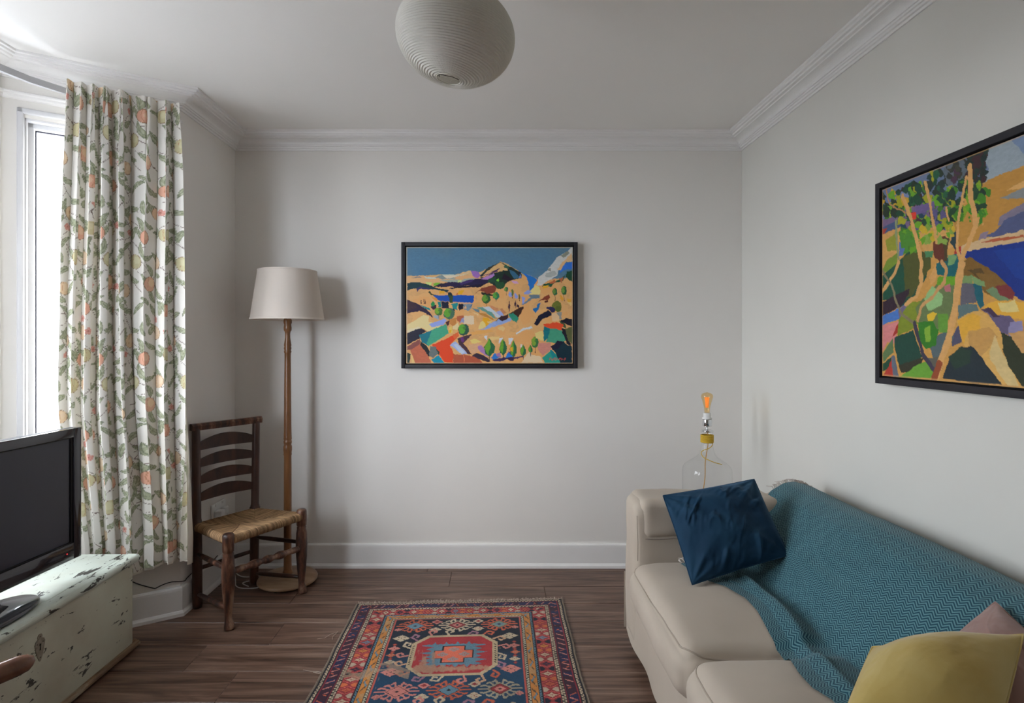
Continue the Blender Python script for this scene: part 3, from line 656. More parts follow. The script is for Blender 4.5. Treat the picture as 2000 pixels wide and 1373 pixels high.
    blobs(430, 330, 590, 500, 60, [(96, 150, 32), (28, 64, 40), (60, 120, 30), (120, 150, 34), (24, 50, 40)], 24); blobs(260, 530, 440, 600, 24, [(120, 150, 60), (96, 150, 32), (190, 160, 40), (130, 160, 70)], 20); blobs(190, 540, 270, 640, 24, [(70, 128, 42), (60, 110, 34), (96, 150, 32)], 19)
    blobs(510, 440, 575, 520, 10, [(50, 120, 30), (60, 130, 34), (196, 148, 84)], 14); r.poly([C(x, y) for x, y in ((250, 440), (345, 410), (350, 440), (260, 475))], (100, 84, 130))
    T = (200, 152, 92); P('232 465 262 462 262 490 235 495', (206, 56, 40))
    Ln('122 350 140 425 175 445 215 460', 5, (170, 120, 80)); Ln('200 385 225 450 258 560 285 680 285 790 262 850 215 885', 15, T); Ln('305 320 325 420 345 520 358 600', 11, T); Ln('512 250 515 380 530 450 538 520 505 610 470 680 450 800 435 930 410 1060 375 1140 350 1228', 17, T)
    Ln('470 680 450 620 455 520 480 380 495 300', 10, T); Ln('455 800 440 930 412 1060 378 1140 352 1228', 24, T); Ln('480 700 455 830', 18, T); Ln('400 440 415 500', 7, T); Ln('380 690 402 720 395 780 340 850 285 900 268 960', 12, (186, 140, 88)); Ln('168 500 172 600 182 690 165 740 130 800 98 840', 9, (130, 140, 100)); Ln('182 690 165 740 98 838', 14, T)
    Ln('108 735 150 800 165 860 195 930 255 980', 9, (120, 112, 84)); Ln('255 975 272 1040 295 1120 345 1190', 14, (56, 50, 68)); Ln('370 1160 345 1232', 22, (136, 66, 36))
    e = (U < 32) | (V < 32) | (V > 690); r.c[e] = r.c[e] * .5 + s2l((190, 150, 96)) * .5
    r.c *= (.88 + .25 * fbm(U, V * 2, .08, 15))[..., None]
    return soft(r.c / K2)

def curtain_print(U, V, K=.62):
    """U across the cloth, V up it, metres; small repeating print"""
    TW, TH = .46, .54; w_, h_ = 300, 350
    X, Y = np.meshgrid(np.linspace(0, TW, w_, endpoint=False), np.linspace(0, TH, h_, endpoint=False))
    r = Ras(X, Y, (230, 226, 219)); rr = np.random.RandomState(8)
    def wrapd(fn, x, y):
        for dx in (-TW, 0, TW):
            for dy in (-TH, 0, TH):
                if -.09 < x + dx < TW + .09 and -.09 < y + dy < TH + .09: fn(x + dx, y + dy)
    STEM = (128, 112, 104); LG = (164, 167, 140); LD = (130, 137, 114); LL = (192, 194, 170)
    def leaf(x, y, L, W_, an, f=1.0):
        def go(x, y):
            ca, sa = math.cos(an), math.sin(an); ij = r.sub(x - L, x + L, y - L, y + L)
            if len(ij[0]) == 0: return
            a = ((r.X[ij] - x) * ca + (r.Y[ij] - y) * sa) / (L / 2); b = (-(r.X[ij] - x) * sa + (r.Y[ij] - y) * ca) + .12 * L * (a * a - .4) * f
            e_ = W_ / 2 * np.sqrt(np.clip(1 - a * a, 0, 1)) * (1.05 - .35 * a); ok = (np.abs(a) < 1) & (np.abs(b) < e_)
            k = lambda mm: (ij[0][mm], ij[1][mm])
            r.put(k(ok), LG)
            vein = (np.sin((a * 9 - np.abs(b) / W_ * 9)) > .35) & (np.abs(b) < e_ * .75); r.put(k(ok & vein), LL, .75)
            r.put(k(ok & (np.abs(b) > e_ - .0020)), LD); r.put(k(ok & (np.abs(b) < .0011)), LD)
        wrapd(go, x, y)
    def fruit(x, y, R, col, hi_):
        def go(x, y):
            r.ell(x, y, R * .88 + .0018, R + .0018, (150, 120, 96)); r.ell(x, y, R * .88, R, col); r.ell(x - R * .25, y + R * .2, R * .45, R * .55, hi_)
            r.line([(x + R * .2, y + R), (x + R * .35, y), (x + R * .2, y - R * .9)], .0016, (186, 130, 96), .7)
        wrapd(go, x, y)
    def flower(x, y, R):
        def go(x, y):
            for i in range(5): r.ell(x + R * .62 * math.cos(i * 1.257 + .3), y + R * .62 * math.sin(i * 1.257 + .3), R * .48, R * .48, (214, 152, 140))
            for i in range(5): r.ell(x + R * .55 * math.cos(i * 1.257 + .3), y + R * .55 * math.sin(i * 1.257 + .3), R * .25, R * .25, (226, 172, 160))
            r.ell(x, y, R * .28, R * .28, (190, 126, 112))
        wrapd(go, x, y)
    for i in range(5):                       # diagonal stems
        x0, y0 = rr.uniform(0, TW), i * TH / 5
        pts = [(x0 + t_ * .30, y0 + t_ * .34 + .02 * math.sin(t_ * 9 + i)) for t_ in np.linspace(0, 1, 14)]
        for dx in (-TW, 0, TW):
            for dy in (-TH, 0, TH): r.line([(a + dx, b + dy) for a, b in pts], .0026, STEM)
        for t_ in (.15, .35, .55, .75, .95):
            a, b = x0 + t_ * .30, y0 + t_ * .34; an = rr.uniform(.2, 2.2) * rr.choice([-1, 1])
            pq = [(a, b), (a + .03 * math.cos(an), b + .03 * math.sin(an)), (a + .05 * math.cos(an + .4), b + .055 * math.sin(an + .4))]
            for dx in (-TW, 0, TW):
                for dy in (-TH, 0, TH): r.line([(p + dx, q + dy) for p, q in pq], .0018, STEM)
    fr = []
    cols = [((228, 200, 168), (234, 210, 184)), ((224, 172, 148), (232, 196, 168)), ((206, 198, 158), (216, 210, 174)), ((230, 204, 170), (236, 214, 186)), ((226, 182, 156), (233, 204, 168))]
    tries = 0
    while len(fr) < 9 and tries < 4000:
        tries += 1; x, y = rr.uniform(0, TW), rr.uniform(0, TH)
        if all(min(abs(x - a), TW - abs(x - a)) ** 2 + min(abs(y - b), TH - abs(y - b)) ** 2 > .115 ** 2 for a, b in fr): fr.append((x, y))
    lv = []; tries = 0
    occ = [(a, b, .045) for a, b in fr]
    while len(lv) < 50 and tries < 20000:
        tries += 1; x, y = rr.uniform(0, TW), rr.uniform(0, TH)
        if all(min(abs(x - a), TW - abs(x - a)) ** 2 + min(abs(y - b), TH - abs(y - b)) ** 2 > q ** 2 for a, b, q in occ): lv.append((x, y)); occ.append((x, y, .046))
    for i, (x, y) in enumerate(lv):
        if i % 11 == 3: flower(x, y, .014)
        else: leaf(x, y, rr.uniform(.056, .082), rr.uniform(.018, .024), rr.choice([.5, 1.1, 1.7, 2.3, -.6, 2.9, 1.3]) + rr.uniform(-.3, .3), rr.choice([-1, 1]))
    for i, (x, y) in enumerate(fr):
        leaf(x + .035, y + .02, .06, .02, 1.0); fruit(x, y, rr.uniform(.026, .033), *cols[i % 5])
    iu = ((U % TW) / TW * w_).astype(int) % w_; iv = ((V % TH) / TH * h_).astype(int) % h_
    return np.clip(r.c[iv, iu] / K * .62, .01, .85)

KR = .80
def rug_print(Wm, Lm, w_, h_):
    X, Y = np.meshgrid(np.linspace(-Wm / 2, Wm / 2, w_), np.linspace(0, Lm, h_))      # Y from the far end towards the camera
    kn = .0030
    Xq, Yq = np.round(X / kn) * kn, np.round(Y / kn) * kn                              # knots
    r = Ras(Xq, Yq, (30, 44, 58))
    CRM = (182, 164, 138); RED = (134, 46, 50); PUR = (54, 30, 46); BLU = (92, 124, 140); ORA = (182, 118, 56); PNK = (190, 120, 110); NAV = (22, 36, 56); DKG = (26, 28, 34); ORR = (178, 88, 62)
    ex = Wm / 2 - np.abs(Xq); ey = np.minimum(Yq, Lm - Yq)
    # nested distance: side borders are wider than the end borders; scale the end distance to match
    sy = .215 / .172
    e = np.minimum(ex, ey * sy)
    side = ex <= ey * sy
    along = np.where(side, Yq, Xq + 5)
    def band(a, b, col): mk = (e >= a) & (e < b); r.c[mk] = s2l(col); return mk
    # field first
    fld = e >= .215
    g = np.clip((Yq - .42) / .12, 0, 1)
    r.c[fld] = (s2l((20, 30, 44)) * (1 - g[fld][:, None]) + s2l((26, 60, 86)) * g[fld][:, None])
    cx0 = 0.0
    def hook(x, y, s_, dx, dy, col):
        """a squared hook: stem outwards, then turned back"""
        def T(a, b): return (x + (a * dx - b * dy) * s_, y + (a * dy + b * dx) * s_)
        r.line([T(0, 0), T(.9, .1), T(1.0, .75), T(.45, .8), T(.4, .42)], s_ * .24, col)
    def star(x, y, R, c1, c2, c3):
        for sx in (-1, 1):
            r.line([(x, y), (x + sx * R * 1.28, y)], .010, c1)
            for k_, (a, b) in enumerate(((.95, .42), (.62, .75), (.25, 1.0))):
                r.line([(x + sx * a * R * .62, y - b * R * .50), (x + sx * a * R * 1.0, y - b * R * .88), (x + sx * (a * R * 1.0 + .012), y - b * R * .70)], .0085, c1)
                r.line([(x + sx * a * R * .62, y + b * R * .50), (x + sx * a * R * 1.0, y + b * R * .88), (x + sx * (a * R * 1.0 + .012), y + b * R * .70)], .0085, c1)
        for f_, c in ((.80, c1), (.66, DKG), (.60, c3), (.36, c2), (.14, DKG)):
            r.poly([(x - R * f_ * 1.05, y), (x, y - R * f_ * .82), (x + R * f_ * 1.05, y), (x, y + R * f_ * .82)], c)
    def dia(x, y, rx, ry, c1, c2, chk=True):
        r.poly([(x - rx, y), (x, y - ry), (x + rx, y), (x, y + ry)], c1)
        if chk:
            for i in (-1, 0, 1):
                for j in (-1, 0, 1):
                    if (i + j) % 2 == 0 and abs(i) + abs(j) < 3: r.poly([(x + i * rx * .33 - rx * .13, y + j * ry * .33), (x + i * rx * .33, y + j * ry * .33 - ry * .13), (x + i * rx * .33 + rx * .13, y + j * ry * .33), (x + i * rx * .33, y + j * ry * .33 + ry * .13)], c2)
        else: r.poly([(x - rx * .5, y), (x, y - ry * .5), (x + rx * .5, y), (x, y + ry * .5)], c2)
    rows = [(.235, [(ORR, BLU, BLU), (CRM, PNK, RED), (ORR, BLU, (120, 130, 110))]), (.712, [(PNK, PNK, PNK), (ORR, BLU, BLU), ((150, 140, 120), PNK, RED)]), (1.19, [(ORR, BLU, BLU), (CRM, PNK, RED), (ORR, PNK, BLU)])]
    for y, cs in rows:
        for i, (c1, c2, c3) in enumerate(cs): star((i - 1) * .190, y, .062, c1, c2, c3)
        for i in (-.5, .5):
            dia(i * .19, y - .032, .026, .020, PNK if i < 0 else CRM, RED, False); dia(i * .19, y + .036, .028, .022, CRM, RED)
        for i in (-1.38, 1.38): dia(i * .19, y + .03, .018, .014, PNK, NAV)
    for yc in (.473, .951):
        # hooks around the octagon
        HW, HH, CUT = .182, .150, .06
        per = [(-.105, -HH, -.6, -1), (-.03, -HH, -.6, -1), (.05, -HH, .6, -1), (.12, -HH, .6, -1), (.165, -HH + .035, .8, -.6), (HW + .004, -.055, 1, -.5), (HW + .004, .0, 1, .5), (HW, .06, 1, .5), (.165, HH - .03, .8, .7), (.12, HH, .5, 1), (.05, HH, .4, 1), (-.03, HH, -.4, 1), (-.10, HH, -.5, 1), (-.165, HH - .03, -.8, .7), (-HW, .06, -1, .5), (-HW - .004, 0, -1, .5), (-HW - .004, -.055, -1, -.5), (-.165, -HH + .035, -.8, -.6)]
        for i, (a, b, dx, dy) in enumerate(per):
            L_ = math.hypot(dx, dy); hook(a, yc + b, .040, dx / L_, dy / L_, [PNK, CRM, (146, 104, 120), ORR, (190, 150, 120)][i % 5])
        oc = lambda w2, h2, c2: [(-w2, yc - h2 + c2), (-w2 + c2, yc - h2), (w2 - c2, yc - h2), (w2, yc - h2 + c2), (w2, yc + h2 - c2), (w2 - c2, yc + h2), (-w2 + c2, yc + h2), (-w2, yc + h2 - c2)]
        r.poly(oc(HW, HH, .062), (176, 156, 124)); r.poly(oc(HW - .004, HH - .004, .06), (176, 156, 124))
        for k_ in range(9):
            for sx in (-1, 1): r.line([(sx * (HW - .012) , yc - .07 + k_ * .0165), (sx * (HW - .006), yc - .064 + k_ * .0165)], .005, DKG)
        r.poly(oc(HW - .020, HH - .014, .052), (160, 48, 52))
        pts = []; n_ = 9
        for i in range(n_): pts += [(-.108 + i * .024, yc - .080 - (.016 if i % 2 else 0)), (-.096 + i * .024, yc - .074)]
        pts2 = [(x_, 2 * yc - y_) for x_, y_ in pts][::-1]
        right = []
        for i in range(6): right += [(.118 + (.022 if i % 2 == 0 else 0), yc - .070 + i * .028), (.088, yc - .056 + i * .028)]
        r.poly(pts + right + pts2 + [(-x_, y_) for x_, y_ in right][::-1], BLU)
        for f_, c in ((1, DKG), (.93, (206, 104, 80))):
            a, b_ = .082 * f_, .030 * f_; c_, d_ = .048 * f_, .062 * f_
            r.poly([(-a, yc - b_), (-c_, yc - b_), (-c_, yc - d_), (c_, yc - d_), (c_, yc - b_), (a, yc - b_), (a, yc + b_), (c_, yc + b_), (c_, yc + d_), (-c_, yc + d_), (-c_, yc + b_), (-a, yc + b_)], c)
        for a, b_ in ((0, -.036), (0, .036), (-.045, 0), (.045, 0)): dia(a, yc + b_, .026, .018, (150, 130, 126), ORR)
        for sx in (-1, 1):
            for a, b_, rx, c in ((.235, -.135, .038, CRM), (.252, -.055, .026, PNK), (.256, -.005, .022, ORR), (.252, .045, .024, CRM), (.235, .115, .042, PNK)): dia(sx * a, yc + b_, rx, rx * .72, c, DKG if c != ORR else CRM)
            for b_ in (-.085, -.028, .022, .072): dia(sx * .254, yc + b_, .011, .009, RED, ORR, False)
    fc = r.c.copy()
    # worn patch over the near half of the medallion, low pile showing
    wn = fbm(X * 3.2, Y * 1.0, 16, 51); wear = np.clip(1 - np.abs(Y - .575) / .045, 0, 1) * np.clip((.17 - np.abs(X)) / .03, 0, 1)
    wear = np.maximum(wear, .75 * np.clip(1 - np.hypot((X + .115) / .06, (Y - .50) / .09), 0, 1)); wk = (wear * 1.6 + (wn - .5) * 2.2) > .75
    aw = np.clip(((wear * 1.6 + (wn - .5) * 2.2) - .70) * 2.2, 0, .85)[wk][:, None]; r.c[wk] = r.c[wk] * (1 - aw) + s2l((164, 128, 104)) * aw
    r.c = np.where(fld[..., None], r.c, 0)
    def recip(a, b, c1, c2, per_=.0165):
        mk = (e >= a) & (e < b); q = (e - a) / (b - a); ph = ((along / per_) % 1.0)
        r.c[mk] = s2l(c2)
        l_ = mk & (np.abs(q - np.where(ph < .5, .30, .70)) < .14); r.c[l_] = s2l(c1); d_ = mk & ~l_; r.c[d_] = s2l(c2)
        z_ = mk & ((np.abs(ph - .5) < .10) | (ph < .10) | (ph > .92)) & (q > .2) & (q < .85); r.c[z_] = s2l(c1)
    band(0, .006, (120, 104, 84)); recip(.006, .026, CRM, DKG); mk = band(.026, .074, PUR)
    q = (e - .05) / .024; gt = vn(along, e * 0, 60, 15); d1 = mk & (np.sin(along * 170 + 2.4 * q) > .86) & (np.abs(q) < .62) & (gt > .45); r.c[d1] = s2l(PNK)
    d2 = mk & (vn(along, e * 0, 30, 5) > .5) & (np.abs(q) < .75) & ~d1; r.c[d2] = s2l((34, 36, 70)); d3 = mk & (np.sin(along * 150 - 2.0 * q + 1) > .93) & (np.abs(q) < .5) & (gt < .36); r.c[d3] = s2l(ORR)
    band(.026, .030, (130, 40, 50)); band(.070, .074, (130, 40, 50)); recip(.074, .094, CRM, DKG)
    mk = band(.094, .158, RED); q = (e - .126) / .030; per_ = .066; ph = (along / per_) % 1.0 - .5; idx = np.floor(along / per_).astype(int)
    pal = np.array([s2l(c) for c in (CRM, NAV, CRM, ORR, CRM, (96, 120, 136), ORA)]); tri = mk & (np.abs(ph) > .30) & (np.abs(q) > (.5 - np.abs(ph)) * 2.4 + .12) & (np.abs(q) < .92)
    tp = np.array([s2l(c) for c in ((26, 30, 44), (190, 100, 60), (170, 150, 130))]); r.c[tri] = tp[(np.floor(along / per_ + .5).astype(int) % 3)][tri]
    u2, v2 = ph / .24, q / .82; st = mk & ((np.abs(u2) ** .75 + np.abs(v2) ** .75 < 1.0) | ((np.abs(u2) < .42) & (np.abs(v2) < .42))); r.c[st] = pal[idx % 7][st]
    ce = mk & (np.abs(u2) + np.abs(v2) < .28); r.c[ce] = s2l(RED); ol = mk & (np.abs(np.abs(ph) * 2.0 + np.abs(q) * .55 - .72) < .05) & ~st; r.c[ol] = s2l((196, 92, 84))
    recip(.158, .172, BLU, DKG, .014); mk = band(.172, .200, ORA); q = (e - .186) / .014
    dk = mk & (np.abs(np.sin(along * 62 + 1.6 * q)) > .93) & (np.abs(q) < .8); r.c[dk] = s2l((90, 70, 50)); fk = mk & (vn(Xq, Yq, 26, 3) > .66); r.c[fk] = s2l((170, 128, 84)); dk = mk & (np.abs(np.sin(along * 31 - q)) > .97) & (np.abs(q) < .5); r.c[dk] = s2l(BLU)
    recip(.200, .215, (176, 172, 150), DKG, .0155)
    mk = (e >= .215) & (e < .219); r.c[mk] = s2l((176, 84, 72))
    # worn streak crossing the left borders
    wp = (np.abs(Y - .575 - .03 * np.sin(X * 30)) < .030) & (X < -.16) & (X > -.42) & (fbm(X * 1.0, Y * 3.0, 22, 61) > .43); r.c[wp] = r.c[wp] * .4 + s2l((160, 136, 112)) * .6
    r.c *= (.62 + .5 * fbm(X * 1.0, Y * 1.0, 12, 71))[..., None] * (.85 + .3 * RNG.rand(*X.shape))[..., None]
    return X, Y, np.clip(r.c / KR, .004, .8)
# ================================================================ objects: left half of the room
def thin_glass(name, tint=(1, 1, 1, 1), base=.04, edge=.75, rough=.02):
    m = bpy.data.materials.new(name); m.use_nodes = True; t = m.node_tree; t.nodes.clear()
    o = N(t, 'ShaderNodeOutputMaterial'); mx = N(t, 'ShaderNodeMixShader'); tr = N(t, 'ShaderNodeBsdfTransparent'); gl = N(t, 'ShaderNodeBsdfGlossy')
    tr.inputs['Color'].default_value = tint; gl.inputs['Roughness'].default_value = rough
    lw = N(t, 'ShaderNodeLayerWeight'); lw.inputs['Blend'].default_value = .5
    pw = N(t, 'ShaderNodeMath', operation='POWER'); pw.inputs[1].default_value = 3.5; t.links.new(lw.outputs['Facing'], pw.inputs[0])
    ma = N(t, 'ShaderNodeMath', operation='MULTIPLY_ADD'); ma.inputs[1].default_value = edge; ma.inputs[2].default_value = base
    t.links.new(pw.outputs[0], ma.inputs[0]); t.links.new(ma.outputs[0], mx.inputs[0])
    t.links.new(tr.outputs[0], mx.inputs[1]); t.links.new(gl.outputs[0], mx.inputs[2]); t.links.new(mx.outputs[0], o.inputs['Surface']); return m
CHROME = mat('chrome', (.75, .76, .78, 1), .12, 1.0)
DARKM = mat('dark_metal', (.05, .045, .04, 1), .4, .8)
WHP = mat('white_plastic', (.80, .80, .78, 1), .35)
BLKC = mat('black_cable', (.02, .02, .022, 1), .5)
WHC = mat('white_cable', (.62, .61, .60, 1), .5)

# ---- curtain
CLOTH = painted('printed_cotton', rough=.85, bstr=.15, spec=.2); t, b = nodes(CLOTH)
out = [n for n in t.nodes if n.type == 'OUTPUT_MATERIAL'][0]; vc = [n for n in t.nodes if n.type == 'VERTEX_COLOR'][0]
tl = N(t, 'ShaderNodeBsdfTranslucent'); mx = N(t, 'ShaderNodeMixShader'); mx.inputs[0].default_value = .20
t.links.new(vc.outputs['Color'], tl.inputs['Color']); t.links.new(b.outputs[0], mx.inputs[1]); t.links.new(tl.outputs[0], mx.inputs[2]); t.links.new(mx.outputs[0], out.inputs['Surface'])
LINING = noisy('cream_lining', (.70, .66, .58, 1), (.76, .72, .65, 1), scale=9, rough=.9, bstr=.1)
cur = thing('curtain', (-1.62, 2.50, .25), 'floral print curtain with fruit and green leaves gathered beside the bay window', 'curtain')
def curtain_surface(nt_, nz_, zlo, zhi, back=0.0, t_lo=0.0):
    T, Zq = np.meshgrid(np.linspace(t_lo, 1, nt_), np.linspace(0, 1, nz_))
    hem = zlo + .018 * np.sin(T * 7 + 1); Z = zhi + (hem - zhi) * Zq
    k1 = np.clip((zhi - Z) / 1.2, 0, 1); k2 = np.clip((1.0 - Z) / .6, 0, 1)
    R0 = np.array([-1.476, 2.595]); R1 = np.array([-1.458, 2.600]); R2 = np.array([-1.452, 2.622])
    L0 = np.array([-1.800, 2.355]); L1 = np.array([-1.838, 2.378]); L2 = np.array([-1.815, 2.428])
    def mixp(a, b_, c):
        return [(a[i] * (1 - k1) + b_[i] * k1) * (1 - k2) + c[i] * k2 for i in (0, 1)]
    Rx, Ry = mixp(R0, R1, R2); Lx, Ly = mixp(L0, L1, L2)
    x = Rx + (Lx - Rx) * T; y = Ry + (Ly - Ry) * T
    dx, dy = Lx - Rx, Ly - Ry; L_ = np.hypot(dx, dy); dx, dy = dx / L_, dy / L_; nx, ny = -dy, dx                # inward normal
    top = np.clip(1 - (zhi - Z) / .35, 0, 1)
    ph = 2 * PI * (6.9 * T + .40 * np.sin(6.4 * T + .8) + .10 * np.sin(2.1 * (zhi - Z) + 9 * T) + .03 * np.sin(5 * (zhi - Z)))
    A = (.036 + .022 * (1 - top)) * (1 - .62 * k2 * np.clip(T * 1.4, 0, 1))
    mod = .70 + .30 * np.sin(9 * T + 1.3 + .5 * Z)
    off = A * mod * (np.sin(ph) + .22 * np.sin(2 * ph + 1.1)); tan = .021 * mod * np.sin(2 * ph) * (1 - .4 * top)
    pl = .006 * top * np.sin(3.0 * ph + .5)
    off = off + pl + .003 * (fbm(T * 6, Z, 6, 21) - .5) - .004 * np.exp(-((zhi - Z - .09) / .02) ** 2) + .014 * (1 - k2) - back
    return np.stack([x + nx * off + dx * tan, y + ny * off + dy * tan, Z], -1), T
P, T_ = curtain_surface(540, 560, .275, 2.395)
mid = P[280]; arc_ = np.concatenate([[0], np.cumsum(np.hypot(np.diff(mid[:, 0]), np.diff(mid[:, 1])))])
U = np.broadcast_to(arc_, P.shape[:2]); pc = curtain_print(U + .002 * np.sin(P[..., 2] * 40), P[..., 2] - .02)
grid('printed_cloth', P, CLOTH, cur, col=pc)
P2, _ = curtain_surface(150, 60, .262, 2.375, back=.009)
edge = np.clip((.10 - np.linspace(0, 1, 150)) / .10, 0, 1)[None, :] * np.clip((1.1 - P2[..., 2]) / .7, 0, 1)
P2[..., 0] += edge * .040; P2[..., 1] += edge * -.012
grid('lining', P2, LINING, cur)
m = MB(); ph_ = np.linspace(.02, .98, 9)
for q in ph_:
    x, y = -1.476 + (-1.8 + 1.476) * q, 2.595 + (2.355 - 2.595) * q
    m.tube([(x - .010, y + .006, 2.362), (x - .008, y + .006, 2.372), (x, y, 2.380)], .0022, 6)
m.build('curtain_hooks', WHP, cur, kind='stuff')
m = MB()
tr_ = [(-1.500, 2.660), (-1.52, 2.632), (-1.68, 2.518), (-1.825, 2.395), (-1.895, 2.28), (-1.930, 2.17), (-1.955, 2.02), (-1.965, 1.85), (-1.965, 1.60), (-1.950, 1.45), (-1.90, 1.32), (-1.80, 1.19), (-1.62, 1.05), (-1.5, .96)]
vs, fs = [], []
for i, (x, y) in enumerate(tr_):
    a, c = Vector(tr_[max(i - 1, 0)]), Vector(tr_[min(i + 1, len(tr_) - 1)]); d = (c - a).normalized(); n = Vector((-d.y, d.x))
    for q, z in ((-.008, 2.352), (.008, 2.352), (.008, 2.378), (-.008, 2.378)): p = Vector((x, y)) + n * q; vs.append((p.x, p.y, z))
for i in range(len(tr_) - 1):
    for k in range(4): fs.append((4 * i + k, 4 * i + (k + 1) % 4, 4 * i + 4 + (k + 1) % 4, 4 * i + 4 + k))
m.add(vs, fs + [(0, 1, 2, 3), tuple(len(vs) - 4 + k for k in range(4))], False)
for i in (2, 8, 11): x, y = tr_[i]; m.box((x - .010, y - .010, 2.376), (x + .010, y + .010, 2.405), .002)
solo(m, 'curtain_track', mat('grey_white_track', (.45, .45, .46, 1), .5), 'white curved curtain track running round the top of the bay', 'curtain rail')

# ---- blanket chest
GRN = mat('chipped_green_paint', rough=.55); t, b = nodes(GRN)
v = coords(t, (1, 1, 1)); n0 = N(t, 'ShaderNodeTexNoise', Scale=4.0, Detail=5.0); t.links.new(v, n0.inputs['Vector'])
basec = ramp(t, n0.outputs['Fac'], [(.30, (.46, .43, .34, 1)), (.50, (.56, .555, .45, 1)), (.70, (.62, .64, .53, 1))])
st_ = N(t, 'ShaderNodeMapping'); st_.inputs['Scale'].default_value = (1, .35, 1); t.links.new(v, st_.inputs['Vector'])
n1 = N(t, 'ShaderNodeTexNoise', Scale=32.0, Detail=6.0, Roughness=.66, Distortion=.5); t.links.new(st_.outputs[0], n1.inputs['Vector'])
n2 = N(t, 'ShaderNodeTexNoise', Scale=3.0, Detail=3.0); t.links.new(v, n2.inputs['Vector'])
ad = N(t, 'ShaderNodeMath', operation='MULTIPLY_ADD'); ad.inputs[1].default_value = .16; t.links.new(n2.outputs['Fac'], ad.inputs[0]); t.links.new(n1.outputs['Fac'], ad.inputs[2])
msk = ramp(t, ad.outputs[0], [(.705, (0, 0, 0, 1)), (.715, (1, 1, 1, 1))])
n3 = N(t, 'ShaderNodeTexNoise', Scale=60.0, Detail=3.0); t.links.new(st_.outputs[0], n3.inputs['Vector'])
msk2 = ramp(t, n3.outputs['Fac'], [(.72, (0, 0, 0, 1)), (.75, (.8, .8, .8, 1))])
mx1 = N(t, 'ShaderNodeMixRGB'); t.links.new(msk, mx1.inputs[0]); t.links.new(basec, mx1.inputs[1]); mx1.inputs[2].default_value = (.050, .048, .040, 1)
mx2 = N(t, 'ShaderNodeMixRGB'); t.links.new(msk2, mx2.inputs[0]); t.links.new(mx1.outputs[0], mx2.inputs[1]); mx2.inputs[2].default_value = (.13, .12, .09, 1)
t.links.new(mx2.outputs[0], b.inputs['Base Color']); bump(t, b, n1.outputs['Fac'], .12, .001)
def worn(name, thr):
    mm = GRN.copy(); mm.name = name
    for nd in mm.node_tree.nodes:
        if nd.type == 'VALTORGB' and len(nd.color_ramp.elements) == 3:
            for e_, c_ in zip(nd.color_ramp.elements, ((.46, .47, .39, 1), (.54, .59, .52, 1), (.61, .67, .61, 1))): e_.color = c_
    for nd in mm.node_tree.nodes:
        if nd.type == 'VALTORGB' and abs(nd.color_ramp.elements[0].position - .705) < 1e-3:
            nd.color_ramp.elements[0].position = thr; nd.color_ramp.elements[1].position = thr + .01
    return mm
GRN_TOP = worn('worn_green_top', .655); GRN_EDGE = worn('worn_green_edge', .660)
BARE = wood('bare_edge_wood', (.10, .055, .03, 1), (.22, .13, .07, 1), (.42, .41, .31, 1), (6, 1, 6), 5, .6)
chest = thing('blanket_chest', (-1.70, 1.87, 0), 'pale green painted wooden chest with chipped paint under the television', 'chest')
CX0, CX1, CY0, CY1 = -1.885, -1.527, 1.36, 2.360
m = MB()
m.box((CX0, CY0, .030), (CX1, CY0 + .018, .368), .002); m.box((CX0, CY1 - .018, .030), (CX1, CY1, .368), .002); m.box((CX0, CY0, .030), (CX0 + .018, CY1, .368), .002)
m.box((CX0, CY0, .030), (CX1, CY1, .045), .002); m.build('body', GRN, chest)
m = MB(); m.box((CX1 - .018, CY0 - .001, .032), (CX1 + .001, CY1 + .001, .367), .003, 3); m.build('front_panel', GRN, chest)
m = MB(); m.box((CX0 - .004, CY0 - .012, .370), (CX1 - .034, CY1 + .012, .397), .003, 3); m.build('lid', GRN_TOP, chest)
m = MB()
nose = [(CX1 + .003 + .0155 * math.cos(a), .382 + .0155 * math.sin(a)) for a in np.linspace(-PI / 2, PI / 2, 9)]
m.prism([(CX1 - .0315, .3665)] + nose + [(CX1 - .0315, .3975)], 1, CY0 - .022, CY1 + .024, True)
m.build('lid_moulding', GRN_EDGE, chest, shade=False)
for y_ in (CY1 + .011, CY0 - .024): m = MB(); m.box((CX0, y_, .366), (CX1 + .004, y_ + .013, .397), .005, 3); m.build('lid_end_moulding', GRN_EDGE, chest)
m = MB()
pl = [(CX1 - .002, .012), (CX1 + .014, .012), (CX1 + .016, .016), (CX1 + .015, .022), (CX1 + .008, .029), (CX1 - .002, .031)]
m.prism(pl, 1, CY0 - .02, CY1 + .030); m.box((CX0, CY1, .006), (CX1 + .002, CY1 + .028, .036), .004, 2); m.box((CX0, CY0 - .018, .006), (CX1 + .002, CY0, .036), .004, 2)
m.build('plinth_moulding', BARE, chest)
for x_ in (CX0 + .03, CX1 - .05):
    for y_ in (CY0 + .05, CY1 - .09): m = MB(); m.box((x_, y_, 0), (x_ + .035, y_ + .04, .032), .003); m.build('foot', BARE, chest)
LOCK = noisy('painted_lock_plate', (.22, .19, .14, 1), (.34, .31, .25, 1), scale=90, rough=.5, bstr=.3)
ky, kz = 1.878, .276
m = MB(); sh = [(0, .044), (.006, .043), (.010, .036), (.008, .029), (.017, .024), (.021, .014), (.018, -.002), (.012, -.026), (.003, -.046), (0, -.048)]
poly = [(ky + a, kz + c) for a, c in sh] + [(ky - a, kz + c) for a, c in sh[-2:0:-1]]
m.prism(poly, 0, CX1 + .0008, CX1 + .0034); lock = m.build('lock_plate', LOCK, chest)
HOLE = mat('keyhole_dark', (.006, .005, .005, 1), .9)
